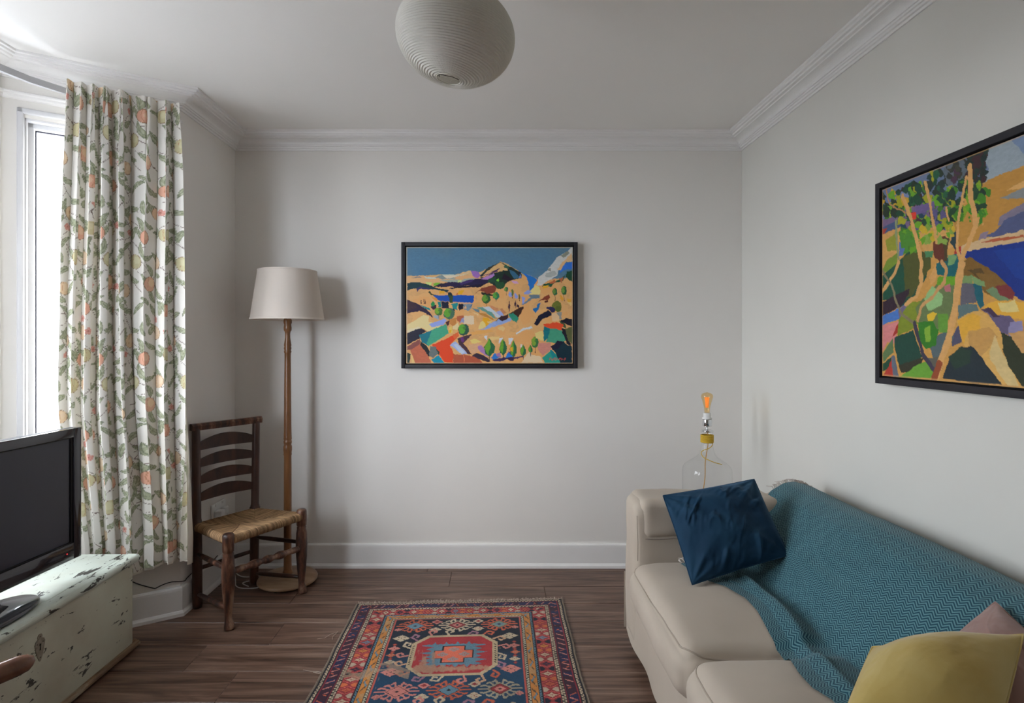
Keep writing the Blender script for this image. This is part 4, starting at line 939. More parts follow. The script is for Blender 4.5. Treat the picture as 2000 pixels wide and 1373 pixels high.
m = MB(); m.prism([(ky + .0032 * math.cos(a), kz + .008 + .0042 * math.sin(a)) for a in np.linspace(0, 2 * PI, 12, endpoint=False)], 0, CX1 + .0034, CX1 + .0040)
m.prism([(ky - .0014, kz + .006), (ky + .0014, kz + .006), (ky + .0022, kz - .010), (ky - .0022, kz - .010)], 0, CX1 + .0034, CX1 + .0040); m.build('keyhole', HOLE, lock)
for a, c in ((0, .036), (.012, .014), (-.012, .014), (0, -.034)):
    m = MB(); m.ball((CX1 + .0034, ky + a, kz + c), .0022, 1, (.5, 1, 1)); m.build('nail', DARKM, lock)

# ---- television
GLB = mat('gloss_black', (.022, .022, .032, 1), .12); GLB.node_tree.nodes['Principled BSDF'].inputs['Coat Weight'].default_value = .6
SCR = mat('tv_screen', (.036, .038, .056, 1), .24); MATB = mat('matt_black', (.02, .02, .022, 1), .6)
dirv = Vector((.085, 1, 0)).normalized(); nrm = Vector((dirv.y, -dirv.x, 0))
TC = Vector((-1.642, 1.775, 0))
MT = Matrix(((nrm.x, dirv.x, 0, TC.x), (nrm.y, dirv.y, 0, TC.y), (0, 0, 1, 0), (0, 0, 0, 1)))
tv = thing('television', (TC.x, TC.y, .40), 'black flat screen television on oval gloss stand on the green chest', 'television')
Z0, Z1, HWd = .474, .970, .392
m = MB(); m.box((-.034, -HWd, Z0), (-.001, HWd, Z1), .004, 2, MT); m.box((-.075, -HWd + .06, Z0 + .04), (-.030, HWd - .06, Z1 - .05), .02, 3, MT); m.build('back_casing', MATB, tv)
def ring(m, y0, y1, z0, z1, wl, wb, wt, x0, x1, M, bev=.002):
    m.box((x0, y0, z0), (x1, y0 + wl, z1), bev, 2, M); m.box((x0, y1 - wl, z0), (x1, y1, z1), bev, 2, M)
    m.box((x0, y0 + wl, z1 - wt), (x1, y1 - wl, z1), bev, 2, M); m.box((x0, y0 + wl, z0), (x1, y1 - wl, z0 + wb), bev, 2, M)
m = MB(); ring(m, -HWd, HWd, Z0, Z1, .034, .062, .034, -.006, .012, MT); m.build('bezel', GLB, tv)
m = MB(); ring(m, -HWd + .034, HWd - .034, Z0 + .062, Z1 - .034, .008, .004, .004, -.004, .006, MT, 0); m.build('inner_bezel', mat('screen_edge', (.004, .004, .004, 1), .7), tv)
m = MB(); m.box((-.003, -HWd + .036, Z0 + .064), (.0015, HWd - .036, Z1 - .036), 0, 1, MT); m.build('screen', SCR, tv)
LED = mat('red_light', (.3, .01, .01, 1), .4); LED.node_tree.nodes['Principled BSDF'].inputs['Emission Color'].default_value = (1, .03, .03, 1); LED.node_tree.nodes['Principled BSDF'].inputs['Emission Strength'].default_value = 1.2
m = MB(); m.ball(MT @ Vector((.012, HWd - .066, Z0 + .030)), .0020, 2); m.build('power_light', LED, tv)
m = MB(); pts = [(-.012, 0, .405), (-.014, 0, .44), (-.02, 0, .50)]
vs, fs = [], []
for i, (a, hw, z) in enumerate(((-.01, .10, .416), (-.012, .075, .43), (-.018, .06, .46), (-.03, .06, .52))):
    for (dx_, dy_) in ((-.018, -hw), (.018, -hw), (.018, hw), (-.018, hw)): vs.append(MT @ Vector((a + dx_, dy_, z)))
for i in range(3):
    for k in range(4): fs.append((4 * i + k, 4 * i + (k + 1) % 4, 4 * i + 4 + (k + 1) % 4, 4 * i + 4 + k))
m.add(vs, fs + [(0, 1, 2, 3), (12, 13, 14, 15)]); m.build('stand_neck', GLB, tv)
m = MB(); n_ = 56; vs = []
prof = [(.97, .3985), (1.0, .402), (1.0, .408), (.97, .412), (.55, .415), (.02, .417)]
for f_, z in prof:
    for k in range(n_): q = 2 * PI * k / n_; vs.append(MT @ Vector((-.004 + .102 * f_ * math.copysign(abs(math.cos(q)) ** .9, math.cos(q)), .200 * f_ * math.sin(q), z)))
fs = [(i * n_ + k, i * n_ + (k + 1) % n_, (i + 1) * n_ + (k + 1) % n_, (i + 1) * n_ + k) for i in range(5) for k in range(n_)]
m.add(vs, fs + [tuple(range(n_)), tuple(5 * n_ + k for k in range(n_))], True); m.build('stand_base', GLB, tv)

# ---- ladder back chair with rush seat
CHW = mat('dark_worn_wood', rough=.38); t, b = nodes(CHW)
v = coords(t, (1, 1, .22)); n1 = N(t, 'ShaderNodeTexNoise', Scale=26.0, Detail=7.0, Roughness=.65); t.links.new(v, n1.inputs['Vector'])
n2 = N(t, 'ShaderNodeTexNoise', Scale=7.0, Detail=3.0); t.links.new(v, n2.inputs['Vector'])
ad = N(t, 'ShaderNodeMath', operation='MULTIPLY_ADD'); ad.inputs[1].default_value = .5; t.links.new(n2.outputs['Fac'], ad.inputs[0]); t.links.new(n1.outputs['Fac'], ad.inputs[2])
t.links.new(ramp(t, ad.outputs[0], [(.58, (.014, .007, .006, 1)), (.70, (.040, .017, .011, 1)), (.80, (.115, .044, .024, 1)), (.92, (.27, .16, .10, 1))]), b.inputs['Base Color']); bump(t, b, n1.outputs['Fac'], .15, .001)
CHD = wood('dark_polished_wood', (.018, .008, .006, 1), (.048, .019, .012, 1), (.095, .036, .021, 1), (1, 1, .3), 14, .3, rnd=False)
chair = thing('ladder_back_chair', (-1.22, 2.80, 0), 'dark wooden ladder back chair with woven rush seat beside the curtain', 'chair')
FL, FR_, BL, BR = Vector((-1.205, 2.537, 0)), Vector((-1.000, 2.905, 0)), Vector((-1.456, 2.743, 0)), Vector((-1.295, 3.010, 0))
BLt, BRt = Vector((-1.474, 2.762, .880)), Vector((-1.288, 3.022, .880))
def zf(p, z): return Vector((p.x, p.y, z))
def on(p, q, z): return p + (q - p) * (z / q.z)
fdir = ((FL + FR_) / 2 - (BL + BR) / 2).normalized(); sdir = (FR_ - FL).normalized()
for p in (FL, FR_):      # turned front legs with a pad foot
    prof = [(.432, .006), (.430, .020), (.425, .0245), (.412, .0255), (.350, .0245), (.345, .0200), (.339, .0235), (.330, .0225), (.31, .0265), (.25, .0290), (.19, .0270), (.12, .0215), (.07, .0165), (.050, .0155), (.034, .0180), (.014, .0230), (.003, .0235), (0, .021)]
    m = MB(); m.tube([zf(p, z) + fdir * (.010 * max(0, (.05 - z) / .05) - .004) for z, _ in prof], [r for _, r in prof], 20); m.build('front_leg', CHW, chair)
for p, q in ((BL, BLt), (BR, BRt)):
    prof = [(0, .021), (.02, .0225), (.30, .0235), (.375, .0235), (.380, .0270), (.410, .0270), (.414, .0235), (.43, .0205), (.86, .0190), (.872, .019)]
    m = MB(); m.tube([on(p, q, z) for z, _ in prof], [r for _, r in prof], 16); m.build('back_post', CHD, chair)
m = MB(); a, c = BLt.copy(), BRt.copy(); e = (c - a).normalized(); a -= e * .024; c += e * .026
for zz in (0,):
    m_ = 9; vs = []; fs = []
    for i in range(m_):
        p = a + (c - a) * i / (m_ - 1); n = Vector((-e.y, e.x, 0))
        for u_, w_ in ((-.016, -.016), (.016, -.016), (.020, .006), (.012, .017), (-.012, .017), (-.020, .006)): vs.append(p + n * u_ + Vector((0, 0, .878 + w_ - .880 + .0)) + Vector((0, 0, 0)))
    for i in range(m_ - 1):
        for k in range(6): fs.append((6 * i + k, 6 * i + (k + 1) % 6, 6 * i + 6 + (k + 1) % 6, 6 * i + 6 + k))
    m.add(vs, fs + [tuple(range(6)), tuple(6 * (m_ - 1) + k for k in range(6))], False)
m.build('top_rail', CHW, chair)
for zb, zc in ((.760, .832), (.677, .742), (.594, .660), (.509, .576)):
    a, c = on(BL, BLt, zb + .02), on(BR, BRt, zb + .02); e = (c - a).normalized(); n = -fdir
    vs, fs = [], []; m_ = 24
    for i in range(m_ + 1):
        q = i / m_; p = a + (c - a) * q; bow = n * (.010 * math.sin(PI * q)); ht = .028 + (zc - zb - .028) * math.sin(PI * q) ** .75
        for dn in (-.004, .004):
            for dz in (zb + .005 * math.sin(PI * q), zb + ht): vs.append(Vector((p.x, p.y, dz)) + bow + n * dn)
    for i in range(m_):
        b0 = 4 * i; fs += [(b0, b0 + 4, b0 + 5, b0 + 1), (b0 + 2, b0 + 3, b0 + 7, b0 + 6), (b0 + 1, b0 + 5, b0 + 7, b0 + 3), (b0, b0 + 2, b0 + 6, b0 + 4)]
    m = MB(); m.add(vs, fs + [(0, 1, 3, 2), (4 * m_, 4 * m_ + 2, 4 * m_ + 3, 4 * m_ + 1)]); m.build('back_slat', CHD, chair, shade=False)
def rung(name, a, b_, rs, mt):
    n_ = len(rs); m = MB(); m.tube([a + (b_ - a) * i / (n_ - 1) for i in range(n_)], rs, 12); m.build(name, mt, chair)
sr = [.009, .011, .0125, .0125, .0125, .011, .009]
for z_b, z_f in ((.260, .268), (.066, .088)):
    rung('side_stretcher', on(BL, BLt, z_b) if z_b else BL, zf(FL, z_f), sr, CHW)
    rung('side_stretcher', on(BR, BRt, z_b - .010), zf(FR_, z_f - .008), [r * .9 for r in sr], CHD)
rung('back_stretcher', on(BL, BLt, .186), on(BR, BRt, .178), [.010] * 5, CHD)
tr2 = [.010, .013, .0145, .0155, .0155, .0145, .012, .0165, .0195, .0195, .0155, .0115, .0175, .0200, .0170, .0110, .0155, .0195, .0195, .0165, .012, .0145, .0155, .0155, .0145, .013, .010]
rung('front_stretcher', zf(FL, .255), zf(FR_, .232), tr2, CHW)
# rush seat: cords run square to the nearest rail and meet on the diagonals
RUSH = painted('rush_cord', rough=.8, bstr=.3, spec=.25)
a_, b2 = np.meshgrid(np.linspace(-.10, 1.10, 430), np.linspace(-.12, 1.12, 350)); ac, bc = np.clip(a_, 0, 1), np.clip(b2, 0, 1)
q0, q1, q2, q3 = [np.array(zf(p, .418)) for p in (BL + fdir * .004, BR + fdir * .004, FR_ - fdir * .002, FL - fdir * .002)]
q0[2], q1[2], q2[2], q3[2] = .414, .408, .414, .420
W4 = ((1 - ac) * (1 - bc))[..., None] * q0 + (ac * (1 - bc))[..., None] * q1 + (ac * bc)[..., None] * q2 + ((1 - ac) * bc)[..., None] * q3
oa, ob = (a_ - ac) / .10, (b2 - bc) / .12
ov = np.clip(np.hypot(oa, ob), 0, 1); th = ov * PI * .80; Rr = .0205
od = oa[..., None] * np.array(sdir) + ob[..., None] * np.array(fdir); odn = od / np.maximum(np.linalg.norm(od, axis=-1, keepdims=True), 1e-6)
W4 = W4 + odn * (Rr * np.sin(th))[..., None]; W4[..., 2] -= Rr * (1 - np.cos(th))
ea, eb = np.minimum(ac, 1 - ac), np.minimum(bc, 1 - bc) * .78
ns = np.where(ea < eb, bc * 54, ac * 68); ph = np.abs(np.sin(PI * ns + .5 * (fbm(ac, bc, 9, 41) - .5)))
dg = np.clip(np.abs(ea - eb) / .012, 0, 1)
W4[..., 2] += -.0045 * (1 - ph ** .6) * 1.0 - .003 * (1 - dg) - .014 * np.sin(PI * ac) ** .8 * np.sin(PI * bc) ** .8 * 1.0 + .0015 * (fbm(ac, bc, 30, 43) - .5)
W4 = W4 + odn * (-.003 * (1 - ph ** .6) * ov)[..., None]
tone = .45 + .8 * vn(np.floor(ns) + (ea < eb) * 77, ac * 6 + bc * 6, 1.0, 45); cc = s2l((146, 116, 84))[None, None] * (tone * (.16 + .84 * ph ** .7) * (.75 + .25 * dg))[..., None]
grid('rush_seat', W4, RUSH, chair, col=np.clip(cc * 1.35, 0, .8))
m = MB()
for p, q in ((BL, BR), (BR, FR_), (FR_, FL), (FL, BL)): m.tube([zf(p, .394), zf(q, .394)], .0125, 8)
m.build('seat_rail', CHD, chair)
V0 = [zf(p, .388) for p in (BL, BR, FR_, FL)]; m = MB(); m.add(V0 + [v_ - Vector((0, 0, .004)) for v_ in V0], [(0, 1, 2, 3), (4, 5, 6, 7), (0, 1, 5, 4), (1, 2, 6, 5), (2, 3, 7, 6), (3, 0, 4, 7)]); m.build('seat_underside', mat('rush_under', (.10, .07, .04, 1), .9), chair)

# ---- floor lamp
LX, LY = -1.121, 3.030
OAK = wood('honey_oak', (.11, .040, .014, 1), (.20, .082, .028, 1), (.28, .130, .052, 1), (5, 5, .5), 7, .30, rnd=False, bstr=.06)
lamp = thing('floor_lamp', (LX, LY, 0), 'turned oak floor lamp with cream drum shade behind the ladder back chair', 'lamp')
def zz(y): return EYE - (y - CY) * LY / F
m = MB(); m.lathe([(.150, .012), (.155, .016), (.156, .022), (.153, .028), (.140, .034), (.090, .038), (.045, .041), (.026, .043)], (LX, LY), 64); m.build('base', wood('pale_oak_base', (.20, .11, .055, 1), (.31, .19, .11, 1), (.40, .27, .17, 1), (1, 5, 1), 4, .35, rnd=False), lamp)
for k in range(3): q = 2 * PI * k / 3 + .4; m = MB(); m.lathe([(.014, 0), (.016, .003), (.016, .013)], (LX + .12 * math.cos(q), LY + .12 * math.sin(q)), 14); m.build('foot', DARKM, lamp)
pr = [(.024, .042), (.027, .052), (.024, .062), (.021, .070), (.020, .16), (.0205, .38), (.0200, .62), (.0195, zz(890)), (.0215, zz(887)), (.0205, zz(884)), (.0225, zz(878)), (.0225, zz(872)), (.0190, zz(868)), (.0215, zz(864)), (.0215, zz(861)), (.0190, zz(860)), (.0215, zz(857)), (.0205, zz(853)),
      (.0195, zz(840)), (.0180, zz(760)), (.0162, zz(700)), (.0165, zz(690)), (.0200, zz(687)), (.0170, zz(684)), (.0200, zz(680)), (.0175, zz(677)), (.0195, zz(674)), (.0135, zz(660)), (.0130, zz(652)), (.0150, zz(648)), (.0200, zz(645)), (.0205, zz(640)), (.0180, zz(634)), (.0215, zz(630)), (.0215, zz(625)), (.0180, zz(621)), (.010, zz(620.5))]
m = MB(); m.lathe(pr, (LX, LY), 28); m.build('pole', OAK, lamp)
SHD = mat('cream_shade', (.76, .69, .62, 1), .85); t, b = nodes(SHD); out = [n for n in t.nodes if n.type == 'OUTPUT_MATERIAL'][0]
tl = N(t, 'ShaderNodeBsdfTranslucent'); tl.inputs['Color'].default_value = (.80, .70, .62, 1); mx = N(t, 'ShaderNodeMixShader'); mx.inputs[0].default_value = .25
t.links.new(b.outputs[0], mx.inputs[1]); t.links.new(tl.outputs[0], mx.inputs[2]); t.links.new(mx.outputs[0], out.inputs['Surface'])
v = coords(t, (1, 1, 1)); n1 = N(t, 'ShaderNodeTexNoise', Scale=300.0); t.links.new(v, n1.inputs['Vector']); bump(t, b, n1.outputs['Fac'], .1, .0005)
zs0, zs1, r0, r1 = 1.418, 1.682, .190, .151
m = MB(); n_ = 72
m.lathe([(r0, zs0), (r0 + .0006, zs0 + .004)] + [(r0 + (r1 - r0) * q, zs0 + (zs1 - zs0) * q) for q in np.linspace(.03, .97, 8)] + [(r1, zs1), (r1 - .002, zs1), (r1 - .0022, zs1 - .008), (r0 - .0026, zs0 + .008), (r0 - .002, zs0), (r0, zs0)], (LX, LY), n_, cap=False)
shade = m.build('lamp_shade', SHD, lamp)
RIM = mat('shade_tape', (.70, .62, .55, 1), .8)
m = MB(); m.lathe([(r0 + .0012, zs0 - .001), (r0 + .0010, zs0 + .008), (r0 - .003, zs0 + .008), (r0 - .003, zs0 - .001), (r0 + .0012, zs0 - .001)], (LX, LY), n_, cap=False); m.build('lower_trim', RIM, shade)
m = MB(); m.lathe([(r1 + .0012, zs1 + .001), (r1 + .0018, zs1 - .007), (r1 - .003, zs1 - .007), (r1 - .003, zs1 + .001), (r1 + .0012, zs1 + .001)], (LX, LY), n_, cap=False); m.build('upper_trim', RIM, shade)
m = MB()
for k in range(3): q = 2 * PI * k / 3 + 1.0; m.tube([(LX + .018 * math.cos(q), LY + .018 * math.sin(q), 1.462), (LX + .10 * math.cos(q), LY + .10 * math.sin(q), 1.470), (LX + (r0 - .012) * math.cos(q), LY + (r0 - .012) * math.sin(q), 1.47)], .0015, 6)
m.build('shade_carrier', CHROME, shade)
m = MB(); m.lathe([(.007, zz(621)), (.007, zz(619)), (.012, zz(619)), (.0125, zz(615)), (.017, zz(615)), (.017, 1.475), (.014, 1.50)], (LX, LY), 20); m.build('lamp_holder', CHROME, lamp)
FRB = mat('frosted_bulb', (.85, .84, .80, 1), .3)
m = MB(); m.lathe([(.013, 1.50), (.016, 1.52), (.028, 1.55), (.030, 1.572), (.024, 1.595), (.010, 1.608), (.001, 1.61)], (LX, LY), 20); m.build('bulb', FRB, lamp)

# ---- sockets and cables
m = MB(); m.box((-1.5, 2.955, .345), (-1.491, 3.105, .435), .003); sock = thing('wall_socket', (-1.5, 3.03, .345), 'white double wall socket low on the wall behind the ladder back chair', 'socket'); m.build('plate', WHP, sock)
for y_ in (2.995, 3.065): m = MB(); m.box((-1.4915, y_ - .007, .418), (-1.4885, y_ + .007, .430), .001); m.build('switch', WHP, sock)
m = MB(); m.box((-1.4912, 2.972, .355), (-1.450, 3.018, .400), .006); m.build('plug', WHP, sock)
m = MB(); m.box((-1.4912, 3.044, .355), (-1.465, 3.088, .398), .006); m.build('plug', WHP, sock)
def cord(name, pts, r, mt, label, n_=8):
    # smooth the polyline
    P_ = [Vector(p) for p in pts]; out_ = []
    for i in range(len(P_) - 1):
        p0, p1, p2, p3 = P_[max(i - 1, 0)], P_[i], P_[i + 1], P_[min(i + 2, len(P_) - 1)]
        for s_ in range(n_):
            u = s_ / n_; out_.append(.5 * ((2 * p1) + (p2 - p0) * u + (2 * p0 - 5 * p1 + 4 * p2 - p3) * u * u + (3 * p1 - p0 - 3 * p2 + p3) * u ** 3))
    out_.append(P_[-1]); m = MB(); m.tube(out_, r, 6); return solo(m, name, mt, label, 'cable')
cord('lamp_cord', [(-1.452, 2.995, .365), (-1.445, 2.99, .30), (-1.42, 2.985, .15), (-1.38, 3.02, .04), (-1.30, 3.10, .004), (-1.20, 3.14, .004), (-1.14, 3.12, .004), (-1.125, 3.07, .012)], .0028, WHC, 'white lamp cable hanging from the wall socket to the floor')
cord('coiled_cord', [(-1.464, 3.066, .36), (-1.44, 3.06, .22), (-1.40, 3.02, .03), (-1.36, 2.96, .004), (-1.27, 2.945, .004), (-1.215, 2.985, .004), (-1.22, 3.03, .004), (-1.30, 3.045, .004), (-1.35, 3.0, .0085), (-1.30, 2.955, .0095)], .0026, WHC, 'white cable coiled on the floor under the ladder back chair')
def wp(px, py, off=.006):
    A, B = Vector(PA), Vector(PB); u = (B - A).normalized(); n = Vector((-u.y, u.x)); A2 = A + n * off
    k = (px - CX) / F; tq = (k * A2.y - A2.x) / (u.x - k * u.y); d = A2.y + u.y * tq
    if tq < 0: return at_x(px, py, -1.5 + off)
    return at(px, py, d)
cord('black_cord', [wp(240, 1128), wp(271, 1141), wp(300, 1149), wp(304, 1149), wp(318, 1142), wp(334, 1137), wp(350, 1136), wp(361, 1134, .010), wp(366, 1128, .012), wp(380, 1116, .012), wp(410, 1100, .01), wp(425, 1085, .01)], .0022, BLKC, 'thin black cable tacked along the wall between chest and chair')

# ---- wooden armchair whose arm reaches into the frame at the near left
COP = wood('red_brown_polished', (.10, .040, .025, 1), (.17, .075, .045, 1), (.24, .115, .075, 1), (2, 2, 2), 4, .22, rnd=False)
arm = thing('armchair', (-1.28, .98, 0), 'polished red-brown wooden armchair, only one arm showing beside the green chest', 'armchair')
f2 = Vector((.454, .891, 0)); l2 = Vector((-.891, .454, 0)); tip = Vector((-.955, 1.135, .648))
def armp(side, back, z): return Vector((tip.x, tip.y, 0)) + l2 * side - f2 * back + Vector((0, 0, z))
for s_ in (0, .50):
    m = MB(); m.tube([armp(s_, -.018, .644), armp(s_, -.014, .646), armp(s_, -.006, .647), armp(s_, .012, .648), armp(s_, .10, .650), armp(s_, .25, .654), armp(s_, .40, .664), armp(s_, .47, .672)], [.004, .011, .0165, .0195, .0205, .019, .017, .016], 18); m.build('armrest', COP, arm)
    m = MB(); m.tube([armp(s_, .080, .645), armp(s_, .083, .42), armp(s_, .082, .0)], [.016, .020, .015], 14); m.build('front_leg', COP, arm)
    m = MB(); m.tube([armp(s_, .50, 0), armp(s_, .46, .42), armp(s_, .47, .67), armp(s_, .54, .98)], [.015, .020, .018, .014], 14); m.build('back_leg', COP, arm)
m = MB(); vs, fs = softbox((-.235, -.20, .40), (.235, .20, .46), .025, (12, 12, 4), .01); M_ = Matrix(((l2.x, f2.x, 0, armp(.25, .27, 0).x), (l2.y, f2.y, 0, armp(.25, .27, 0).y), (0, 0, 1, 0), (0, 0, 0, 1)))
m.add([M_ @ p for p in vs], fs, True); m.build('seat', noisy('tan_leather', (.20, .12, .07, 1), (.26, .16, .10, 1), scale=9, rough=.5), arm)
m = MB(); m.tube([armp(0, .535, .96), armp(.25, .56, .97), armp(.5, .535, .96)], .016, 10); m.build('top_rail', COP, arm)
for q in (.1, .2, .3, .4): m = MB(); m.tube([armp(q, .475, .43), armp(q, .50, .70), armp(q, .55, .96)], .007, 8); m.build('spindle', COP, arm)
# ================================================================ objects: paintings, lantern, rug, sofa and what lies on it
CANV = painted('oil_paint', rough=.45, bstr=.35, spec=.4)
FRM = noisy('black_frame', (.009, .009, .014, 1), (.015, .014, .020, 1), scale=40, rough=.6, bstr=.05)
GAP = mat('frame_rebate', (.004, .004, .004, 1), .9)
def framed(name, axis, u0, u1, z0, z1, wallc, label, colf, flip=False):
    """axis 'x': hangs on the back wall (u = x); axis 'y': on the right wall (u = y)"""
    th = .042; root_loc = ((u0 + u1) / 2, wallc, z0) if axis == 'x' else (wallc, (u0 + u1) / 2, z0)
    root = thing(name, root_loc, label, 'painting')
    def B(m, a, b_, c, d, n0, n1, bev=.0015):
        if axis == 'x': m.box((a, wallc - n1, c), (b_, wallc - n0, d), bev)
        else: m.box((wallc - n1, a, c), (wallc - n0, b_, d), bev)
    fw = .022
    for a, b_, c, d in ((u0, u0 + fw, z0, z1), (u1 - fw, u1, z0, z1), (u0 + fw, u1 - fw, z1 - fw, z1), (u0 + fw, u1 - fw, z0, z0 + fw)):
        m = MB(); B(m, a, b_, c, d, .002, th); m.build('frame_side', FRM, root)
    m = MB(); B(m, u0 + .01, u1 - .01, z0 + .01, z1 - .01, .004, .012, 0); m.build('backing', GAP, root)
    i = .028
    m = MB(); B(m, u0 + i, u1 - i, z0 + i, z1 - i, .012, .0335, .001); m.build('stretched_canvas', mat('canvas_edge', (.45, .36, .26, 1), .8), root)
    w_, h_ = 430, 300; col = colf(w_, h_)
    Uq, Zq = np.meshgrid(np.linspace(u0 + i, u1 - i, w_) if axis == 'x' else np.linspace(u1 - i, u0 + i, w_), np.linspace(z1 - i, z0 + i, h_))
    rel = .0006 * fbm(Uq * 60, Zq * 60, 2, 3); pl = np.full_like(Uq, wallc - .0342) - rel
    P = np.stack([Uq, pl, Zq], -1) if axis == 'x' else np.stack([pl, Uq, Zq], -1)
    grid('painted_surface', P, CANV, root, col=col); return root
s_ = F / (3.235 - .042)
framed('landscape_painting', 'x', (783.5 - CX) / s_, (1128.5 - CX) / s_, EYE - (719.5 - CY) / s_, EYE - (472.5 - CY) / s_, 3.235, 'black framed landscape painting of hills and fields on the back wall', painting_one)
framed('coast_painting', 'y', 2.04 - 1.013, 2.04, 1.149, 1.872, 1.424, 'black framed painting of tall trees over blue sea above the sofa', painting_two)

# ---- paper lantern
PAP = bpy.data.materials.new('lantern_paper'); PAP.use_nodes = True; t, b = nodes(PAP); b.inputs['Base Color'].default_value = (.74, .72, .67, 1); b.inputs['Roughness'].default_value = .85
out = [n for n in t.nodes if n.type == 'OUTPUT_MATERIAL'][0]; tl = N(t, 'ShaderNodeBsdfTranslucent'); tl.inputs['Color'].default_value = (.72, .69, .62, 1); mx = N(t, 'ShaderNodeMixShader'); mx.inputs[0].default_value = .30
t.links.new(b.outputs[0], mx.inputs[1]); t.links.new(tl.outputs[0], mx.inputs[2]); t.links.new(mx.outputs[0], out.inputs['Surface'])
v = coords(t, (1, 1, 1)); n1 = N(t, 'ShaderNodeTexNoise', Scale=120.0, Detail=3.0); t.links.new(v, n1.inputs['Vector']); bump(t, b, n1.outputs['Fac'], .25, .0012)
LC = Vector((-.116, 1.65, 2.196)); RL, HL = .174, .124
lant = thing('pendant_lantern', tuple(LC), 'white ribbed paper lantern hanging from the ceiling', 'lampshade')
ML = Matrix.Translation(LC) @ Matrix.Rotation(math.radians(10), 4, 'Y') @ Matrix.Rotation(math.radians(1.5), 4, 'X')
nr, na = 380, 240; zq = np.linspace(-1, 1, nr); aq = np.linspace(0, 2 * PI, na, endpoint=False); A_, Z_ = np.meshgrid(aq, zq)
r_hole = .036 / RL; lat = Z_ * math.acos(r_hole)
rad = RL * np.cos(lat) ** .92; zz_ = HL * np.sin(lat) / math.sin(math.acos(r_hole))
rib = np.sin(2 * PI * (Z_ * 27 + .45 * np.sin(A_ * 2 + Z_ * 3) + .25 * vn(A_ * 3, Z_ * 4, 1, 5) + A_ / (2 * PI) * 1.0))
cr = np.sin(A_ * 62 + Z_ * 9) * .5 * vn(A_ * 4, Z_ * 5, 1, 9)
dsp = .0017 * rib + .0013 * cr * (rib > -.3) + .006 * (fbm(A_ * 1.2, Z_ * 2, 1.1, 12) - .5) * np.sin(np.clip(A_, .0, 2 * PI) / 2) ** .5
nrm_ = np.stack([np.cos(A_) * np.cos(lat), np.sin(A_) * np.cos(lat), np.sin(lat)], -1)
Pq = np.stack([rad * np.cos(A_), rad * np.sin(A_), zz_], -1) + nrm_ * dsp[..., None]
Mn = np.array(ML); Pw = Pq @ Mn[:3, :3].T + Mn[:3, 3]
grid('paper_shade', Pw, PAP, lant, wrap=True)
def rng(m, r, z, tr): m.tube([ML @ Vector((r * math.cos(q), r * math.sin(q), z)) for q in np.linspace(0, 2 * PI, 33)], tr, 6)
m = MB(); rng(m, .036, -HL, .0016); m.build('lower_ring', mat('paper_ring', (.7, .68, .6, 1), .7), lant)
m = MB(); rng(m, .036, HL, .0016)
m.tube([ML @ Vector(p) for p in ((-.034, .004, -HL + .004), (-.030, .002, -HL + .010), (.012, -.010, -HL + .004), (.034, .004, -HL + .004))], .0011, 6)
m.tube([ML @ Vector(p) for p in ((.020, -.020, -HL + .004), (.016, 0, .0), (.010, 0, HL - .01), (0, .02, HL))], .0011, 6)
m.tube([ML @ Vector(p) for p in ((-.030, .010, -HL + .006), (-.024, 0, .0), (-.014, 0, HL - .01), (0, -.02, HL))], .0011, 6); m.build('wire_frame', DARKM, lant)
m = MB(); tp = ML @ Vector((0, 0, HL - .02)); m.tube([tp, (LC.x + .018, LC.y, CEIL - .03)], .0028, 8); m.build('flex', WHC, lant)
m = MB(); m.lathe([(.010, CEIL - .034), (.030, CEIL - .026), (.040, CEIL - .010), (.041, CEIL)], (LC.x + .018, LC.y), 24); m.build('ceiling_rose', WHP, lant)
m = MB(); c_ = ML @ Vector((0, 0, HL - .06)); m.lathe([(.014, c_.z - .03), (.019, c_.z - .025), (.019, c_.z + .015), (.010, c_.z + .045)], (c_.x, c_.y), 18); m.build('lamp_holder', WHP, lant)
m = MB(); m.ball((c_.x, c_.y, c_.z - .055), .028, 3); m.build('bulb', FRB, lant)

# ---- rug
PILE = painted('wool_pile', rough=.95, bstr=.0, spec=.1); t, b = nodes(PILE)
b.inputs['Sheen Weight'].default_value = .15
v = coords(t, (1, 1, 1)); n1 = N(t, 'ShaderNodeTexNoise', Scale=420.0, Detail=2.0); t.links.new(v, n1.inputs['Vector']); bump(t, b, n1.outputs['Fac'], .5, .0015)
RW, RLn = 1.008, 1.40; nw, nh = 404, 560
Xr, Yr, rc = rug_print(RW, RLn, nw, nh)
def rugp(X, Y, Z):
    wav = .006 * (fbm(X * 0 + 3, Y, 5, 81) - .5) * 2
    x = -.172 + X + wav * np.sign(X) * (np.abs(X) / .5) ** 3 + .010 * (Y - .4) * 0
    y = 2.787 + .050 * X - Y + .012 * (fbm(X, Y * 0, 7, 82) - .5) * np.clip(1 - Y / .1, 0, 1)
    return np.stack([x, y, Z], -1)
Zr = .0085 + .0022 * fbm(Xr, Yr, 5, 83)
rug = thing('rug', (-.172, 2.09, 0), 'worn red and navy patterned rug with medallion on the walnut floor', 'rug')
pad = lambda a: np.pad(a, 1, mode='edge')
Zp = pad(Zr); Zp[0, :] = Zp[-1, :] = .0008; Zp[:, 0] = Zp[:, -1] = .0008
cp = np.pad(rc, ((1, 1), (1, 1), (0, 0)), mode='edge')
grid('pile', rugp(pad(Xr), pad(Yr), Zp), PILE, rug, col=cp)
FRG = noisy('cream_wool', (.42, .32, .26, 1), (.60, .50, .42, 1), scale=80, rough=.95, bstr=0)
m = MB()
